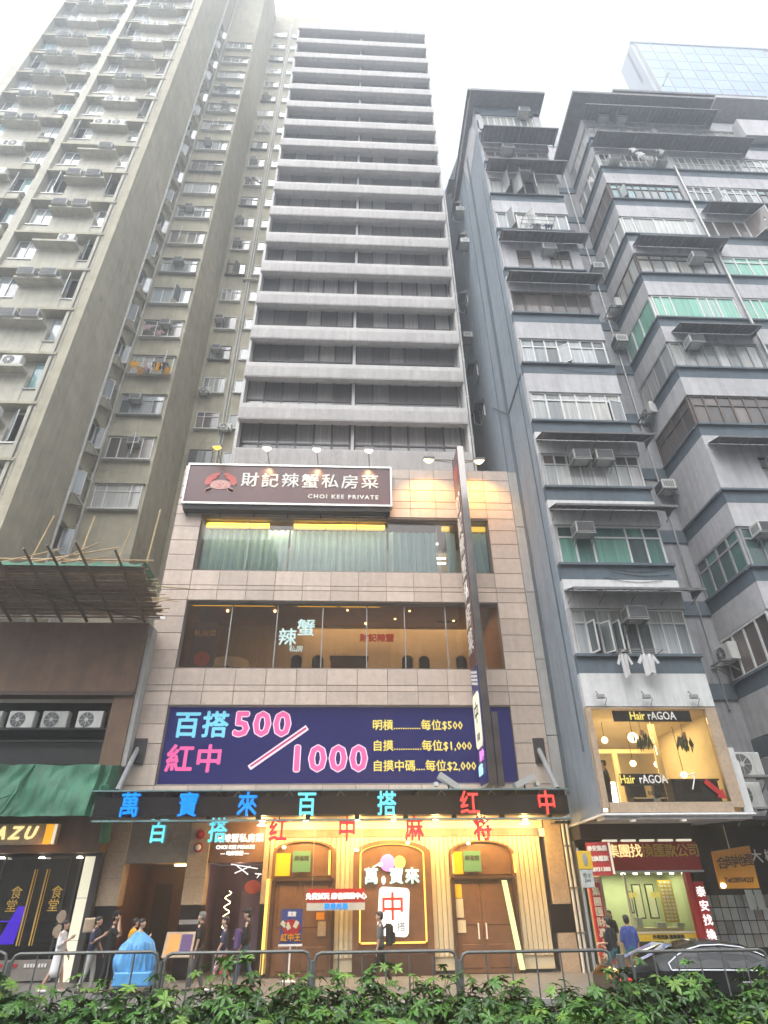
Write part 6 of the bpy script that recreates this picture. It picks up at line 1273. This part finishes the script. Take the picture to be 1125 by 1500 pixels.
def person(label, x, y, rz, H, top='cloth_black', bottom='cloth_black', hair='hair', sleeve=.45, stride=.28, arms=((.25, .3), (-.2, .3)), female=False, lean=.0, shorts=False, capm=None, longhair=False, skirt=False, shoes='shoe', headturn=0, sleeves=None, z=0):
    """faces +x in its own frame; arms: (swing forward, elbow bend) or 'phone' / 'chest', near-to-far order (+y first)"""
    t = thing('person', label, 'person', (x, y, z), None, rz); k = H / 1.72
    V3 = lambda a, b_, c: Vector((a, b_, c)) * k
    hipz, shz = .90, 1.40; lx = lean
    sk = []; tops = []; bot = []; sh = []
    hips = V3(0, 0, hipz); chest = V3(lx * .5, 0, 1.25); neck = V3(lx * .8, 0, 1.46); head = V3(lx + .02, 0, 1.60)
    sw = .165 if female else .19
    cap(sk, neck, head - V3(0, 0, .04), .052 * k, .055 * k)
    cap(sk, V3(lx * .6, 0, 1.3), V3(lx * .75, 0, 1.44), .05 * k, .05 * k); cap(tops, V3(0, 0, .95), V3(lx * .65, 0, 1.34), .112 * k, .10 * k)
    def legs():
        for s in (1, -1):
            a = stride * s; hp = V3(0, .085 * s, .88); kn = V3(.44 * math.sin(a * 1.0) + .03, .085 * s, .88 - .42 * math.cos(a)); bk = .5 * stride if s < 0 else .05
            an = kn + V3(.40 * math.sin(a - bk - .05), 0, -.40 * math.cos(a - bk))
            cap(sk, hp, kn, .075 * k, .052 * k); cap(sk, kn, kn + (an - kn) * .4, .05 * k, .054 * k); cap(sk, kn + (an - kn) * .4, an, .054 * k, .036 * k); cap(sk, an, an + V3(.12, 0, -.05), .036 * k, .03 * k)
            cap(sh, an + V3(-.05, 0, -.045), an + V3(.15, .01 * s, -.055), .042 * k, .036 * k)
            cap(bot, hp, kn, .094 * k, .070 * k)
            if not shorts: cap(bot, kn, an + V3(0, 0, .05), .070 * k, .056 * k)
    legs(); cap(bot, V3(0, .06, .93), V3(0, -.06, .93), .115 * k, .115 * k); cap(bot, V3(0, .06, .93), V3(0, .06, 1.0), .11 * k, .105 * k); cap(bot, V3(0, -.06, .93), V3(0, -.06, 1.0), .11 * k, .105 * k)
    if skirt:
        bot = []; 
        for s in (1, -1): cap(bot, V3(0, .06 * s, 1.0), V3(.02, .09 * s, .50), .11 * k, .15 * k)
    for s in (1, -1):
        cap(tops, V3(0, .07 * s, .92), V3(lx * .5, (sw - .06) * s, 1.28), .105 * k, .10 * k); cap(tops, V3(lx * .5, (sw - .07) * s, 1.28), V3(lx * .7, (sw - .05) * s, 1.385), .098 * k, .062 * k)
    cap(tops, V3(lx * .7, sw - .05, 1.39), V3(lx * .75, 0, 1.42), .055 * k, .06 * k); cap(tops, V3(lx * .7, -sw + .05, 1.39), V3(lx * .75, 0, 1.42), .055 * k, .06 * k)
    if female: cap(tops, V3(lx * .5 + .06, .06, 1.24), V3(lx * .5 + .06, -.06, 1.24), .07 * k)
    hands = []
    for s, arm in ((1, arms[0]), (-1, arms[1])):
        so_ = V3(lx * .7, sw * s, 1.385)
        if arm == 'phone': el = V3(lx + .16, (sw + .06) * s, 1.20); wr = V3(lx + .10, .10 * s, 1.53)
        elif arm == 'chest': el = V3(lx * .6 + .02, (sw + .04) * s, 1.12); wr = V3(lx + .24, .07 * s, 1.26)
        elif arm == 'hold': el = V3(lx * .6 - .02, (sw + .03) * s, 1.11); wr = V3(lx + .24, (sw - .02) * s, 1.08)
        else:
            a, bnd = arm; el = so_ + V3(.29 * math.sin(a), .03 * s, -.29 * math.cos(a)); wr = el + V3(.25 * math.sin(a + bnd), .0, -.25 * math.cos(a + bnd))
        cap(sk, so_, el, .047 * k, .038 * k); cap(sk, el, wr, .039 * k, .026 * k)
        d = (wr - el).normalized(); side = d.cross(Vector((1, 0, .2))).normalized(); nrm = d.cross(side).normalized()
        palm = wr + d * .075 * k; cap(sk, wr, palm, .027 * k, .034 * k); cap(sk, palm - side * .02 * k, palm + side * .02 * k, .026 * k)
        for q, (o_, l_) in enumerate(((-.033, .060), (-.011, .072), (.011, .068), (.033, .052))):
            p0 = palm + side * o_ * k + d * .018 * k; p1 = p0 + d * l_ * .55 * k + nrm * .008 * k; p2 = p1 + d * l_ * .45 * k + nrm * .024 * k
            cap(sk, p0, p1, .0105 * k, .0098 * k); cap(sk, p1, p2, .0098 * k, .0088 * k)
        p0 = wr + d * .03 * k - side * .028 * k; cap(sk, p0, p0 - side * .028 * k + d * .035 * k, .0125 * k, .0105 * k); cap(sk, p0 - side * .028 * k + d * .035 * k, p0 - side * .03 * k + d * .06 * k + nrm * .01 * k, .0105 * k, .009 * k)
        hands.append((wr, palm))
        sl = sleeve if sleeves is None else sleeves
        if sl < .5: e = so_ + (el - so_) * (sl / .5); cap(tops, so_ - V3(0, .02 * s, .01), e, .066 * k, .062 * k)
        else: cap(tops, so_ - V3(0, .02 * s, .01), el, .064 * k, .054 * k); cap(tops, el, el + (wr - el) * min(1, (sl - .5) / .5) * .96, .054 * k, .042 * k)
    hq = Matrix.Rotation(headturn, 3, 'Z')
    def headx(b):
        def bb(p, r_): p = hq @ Vector(p); b.ball(tuple(head + p * k), tuple(v * k for v in r_), 16, 12)
        bb((0, 0, .005), (.092, .076, .112)); bb((.035, 0, -.055), (.058, .055, .058)); bb((.098, 0, -.012), (.018, .013, .022)); bb((.088, 0, .012), (.014, .011, .03)); bb((.084, 0, -.055), (.014, .026, .010)); bb((.06, 0, -.095), (.03, .028, .02))
        for s in (1, -1): bb((-.005, .078 * s, -.01), (.022, .011, .032)); bb((.062, .035 * s, -.03), (.025, .022, .025))
    fuse('body', sk, 'skin', t, .0095, headx, 3)
    b = MB()
    for s in (1, -1): p = hq @ Vector((.083, .032 * s, .012)); b.ball(tuple(head + p * k), (.008 * k, .011 * k, .006 * k), 8, 6)
    b.build('eyes', 'black', t).location = (0, 0, 0)
    def hairx(b):
        def bb(p, r_): p = hq @ Vector(p); b.ball(tuple(head + p * k), tuple(v * k for v in r_), 14, 10)
        bb((-.018, 0, .040), (.098, .088, .092)); bb((-.045, 0, -.005), (.065, .086, .09)); bb((.035, 0, .085), (.055, .07, .04))
        if longhair:
            for q in range(5): bb((-.06 - .004 * q, 0, -.05 - .07 * q), (.052, .085 - .004 * q, .06))
    fuse('hair', [], hair, t, .010, hairx, 2)
    fuse('shirt', tops, top, t, .014, None, 6); fuse('skirt' if skirt else 'trousers' if not shorts else 'shorts', bot, bottom, t, .014, None, 5); fuse('shoes', sh, shoes, t, .012, None, 3)
    if capm:
        b = MB(); n = 16; c = head + V3(-.008, 0, .045)
        b.ball(tuple(c + V3(-.0, 0, .02)), (.106 * k, .096 * k, .085 * k), 16, 10)
        pts = [(c.x + k * (.07 + .115 * math.cos(a)), c.y + k * .082 * math.sin(a)) for a in [(-1 + 2 * q / 10) * math.pi / 2 for q in range(11)]]
        b.ext(pts, 'z', c.z + .015 * k, c.z + .028 * k); b.build('cap', capm, t, smooth=True).location = (0, 0, 0)
    return t, hands, k
def carried(nm, label, cat, me, x, y, rz, z=0): o = put(me, nm, None, (x, y, z), rz); return tag(o, label, cat)
person('woman with long dark hair in a white dress walking at the left shop', -7.85, -2.4, .0, 1.60, 'cloth_w', 'cloth_w', longhair=True, female=True, skirt=True, sleeve=.7, shoes='shoe_w', arms=((.1, .5), 'chest'))
person('man in a navy shirt and pale trousers carrying a parcel at his shoulder', -6.95, -2.5, .0, 1.68, 'cloth_navy', 'cloth_l', sleeve=.4, arms=((.2, .4), 'chest'), stride=.15)
person('man in black cap and black T shirt holding a phone to his ear', -6.42, -2.7, .2, 1.78, 'cloth_black', 'cloth_black', capm='cloth_black', sleeve=.4, arms=('phone', 'phone'), stride=.12)
person('person in a bright yellow hooded top turned partly away', -6.05, -2.1, .6, 1.62, 'cloth_y', 'cloth_grey', sleeve=.95, arms=((.1, .3), (0, .4)), stride=.1)
person('woman with tied hair in pale olive clothes behind the blue bag', -5.70, -2.7, .0, 1.62, 'cloth_l', 'cloth_olive', female=True, sleeve=.3, arms=('chest', (.2, .6)), stride=.12)
person('grey haired man in a black T shirt with a white mark on its back', -4.12, -2.4, math.pi - .1, 1.75, 'cloth_black', 'cloth_grey', hair='hairg', sleeve=.4, arms=((-.1, .3), (.15, .3)), stride=.15)
person('young man in navy T shirt and pink patterned shorts', -3.42, -2.6, math.pi + .1, 1.64, 'cloth_navy', 'cloth_pink', shorts=True, sleeve=.42, arms=((.15, .3), (-.15, .4)), stride=.3, shoes='shoe_w')
person('man in a dark cap and black long sleeved top by the lobby', -2.86, -2.3, math.pi, 1.80, 'cloth_black', 'denim', capm='cloth_black', sleeve=.8, arms=((.1, .3), 'hold'), stride=.25)
person('man in dark grey with a black backpack passing the lit tile sign', .86, -2.5, math.pi - .05, 1.70, 'cloth_grey', 'cloth_black', sleeve=.45, arms=((.1, .15), (-.1, .2)), stride=.28, shoes='shoe_w')
person('person in dark top and pale teal trousers behind the bus stop pole', 6.75, -4.2, math.pi / 2 + .6, 1.58, 'cloth_black', 'cloth_teal', sleeve=.4, arms=('hold', 'hold'), stride=.1, z=-.02)
person('man in a royal blue T shirt facing the exchange window', 7.45, -3.7, math.pi / 2, 1.62, 'cloth_blue', 'cloth_teal', sleeve=.45, arms=((.0, .2), (.0, .2)), stride=.05, z=-.05)
person('clerk with long dark hair inside the exchange shop', 8.25, -.3, -math.pi / 2 - .6, 1.60, 'cloth_black', 'cloth_black', longhair=True, female=True, sleeve=.5, stride=.05)
person('dark haired customer sitting tall in the hair salon by the blue wall', 8.25, -2.2, math.pi - .5, 1.66, 'cloth_black', 'cloth_black', sleeve=.5, stride=.05, z=4.12)
# things they carry
b = MB(); b.bbox(-.15, .15, -.10, .10, -.25, .25, .06); b.bbox(-.12, .12, -.16, -.09, -.2, .05, .03); b.tube((-.1, .1, .2), (-.1, .26, .05), .02, 6); b.tube((.1, .1, .2), (.1, .26, .05), .02, 6)
bp = thing('backpack', 'black backpack on the man before the lit tile sign', 'backpack', (1.12, -2.5, 1.16), None, math.pi / 2); b.build('bag', 'cloth_black', bp).location = (0, 0, 0)
b = MB(); b.box(-.05, .05, -.168, -.16, .0, .04); b.build('white_tag', 'signw', bp).location = (0, 0, 0)
b = MB(); b.bbox(-.15, .15, -.08, .10, -.22, .22, .06); bp = thing('backpack', 'violet backpack between the young man and the man in the dark cap', 'backpack', (-3.05, -2.5, 1.12), None, math.pi / 2); b.build('bag', 'bagp', bp).location = (0, 0, 0)
b = MB(); b.poly([(-.12, -.03, 0), (.12, -.03, 0), (.10, -.02, .30), (-.10, -.02, .30)]); b.bbox(-.12, .12, -.03, .03, 0, .28, .02); b.tube((-.06, 0, .28), (0, 0, .42), .008, 5); b.tube((.06, 0, .28), (0, 0, .42), .008, 5)
tag(b.build('carrier_bag', 'bagr', None, (-3.30, -2.85, .38)), 'small red carrier bag held by the young man in pink shorts', 'bag')
b = MB(); b.bbox(-.14, .14, -.10, .10, 0, .34, .03); tag(b.build('parcel', 'tanstone', None, (-7.22, -2.35, 1.30), rz=.3), 'brown paper parcel at the shoulder of the man in navy', 'parcel')
b = MB(); b.box(-.006, .006, -.035, .035, 0, .14); tag(b.build('phone', 'black', None, (-6.30, -2.82, 1.52)), 'dark phone held to the ear of the capped man', 'phone')
b = MB(); b.poly([(-.03, .0, .1), (.06, .0, .12), (.05, .0, -.1), (-.04, .0, -.08)]); 
b = MB(); b.ext([(-.05, -.12), (.05, -.14), (.045, .12), (-.04, .10)], 'y', -.004, .004); tag(b.build('shirt_print', 'signw', None, (-4.16, -2.565, 1.26)), 'white printed mark on the black T shirt of the grey haired man', 'print')
# blue bag on a cart
bb_ = thing('blue_bag_cart', 'huge bright blue plastic bag piled on a low cart on the pavement', 'cart', (-5.5, -3.1, 0)); b = MB(); nu, nv = 72, 34
P = []
for j in range(nv + 1):
    v = j / nv; row = []
    for i in range(nu):
        a = 6.283 * i / nu; r_ = (.40 + .13 * noise.noise((1.3 * math.cos(a), 1.3 * math.sin(a), v * 1.5)) + .10 * noise.noise((3 * math.cos(a), 3 * math.sin(a), v * 1.2 + 4)) + .05 * abs(noise.noise((8 * math.cos(a), 8 * math.sin(a), v * 2))) + .012 * math.sin(23 * a + 3 * math.sin(5 * v))) * (1 - .55 * v ** 3 - .30 * max(0, v - .8) * 4) * (.86 + .3 * math.sin(min(1, v * 2.2) * 1.57)); row.append((r_ * math.cos(a) * 1.05 - .12 * v, r_ * math.sin(a) * .8, .28 + 1.02 * v + .03 * math.sin(5 * a)))
    P.append(row)
for j in range(nv):
    for i in range(nu): b.quad(P[j][i], P[j][(i + 1) % nu], P[j + 1][(i + 1) % nu], P[j + 1][i])
b.poly(P[nv]); b.build('bag', 'bluebag', bb_, smooth=True).location = (0, 0, 0)
b = MB(); b.bbox(-.48, .44, -.36, .36, .20, .50, .03); b.build('crate', 'bluebag', bb_).location = (0, 0, 0)
for x in (-.4, .4):
    for y in (-.3, .3): o = MB().tube((x, y - .03, .09), (x, y + .03, .09), .09, 14).build('wheel', 'tyre', bb_); o.location = (0, 0, 0)
# ------------------------------------------------------------------ haze volume, added to imitate lens glare over the tower tops
HZ = 0.0046
if HZ > 0:
    hm = bpy.data.materials.new('haze'); hm.use_nodes = True; t_ = hm.node_tree; t_.nodes.clear(); o_ = t_.nodes.new('ShaderNodeOutputMaterial'); v_ = t_.nodes.new('ShaderNodeVolumePrincipled')
    v_.inputs['Color'].default_value = (.87, .93, 1, 1); v_.inputs['Density'].default_value = HZ; v_.inputs['Anisotropy'].default_value = .72; t_.links.new(v_.outputs[0], o_.inputs['Volume'])
    h_ = MB().box(-120, 160, -70, 90, -1.2, 135).build('haze', hm); h_['kind'] = 'stuff'
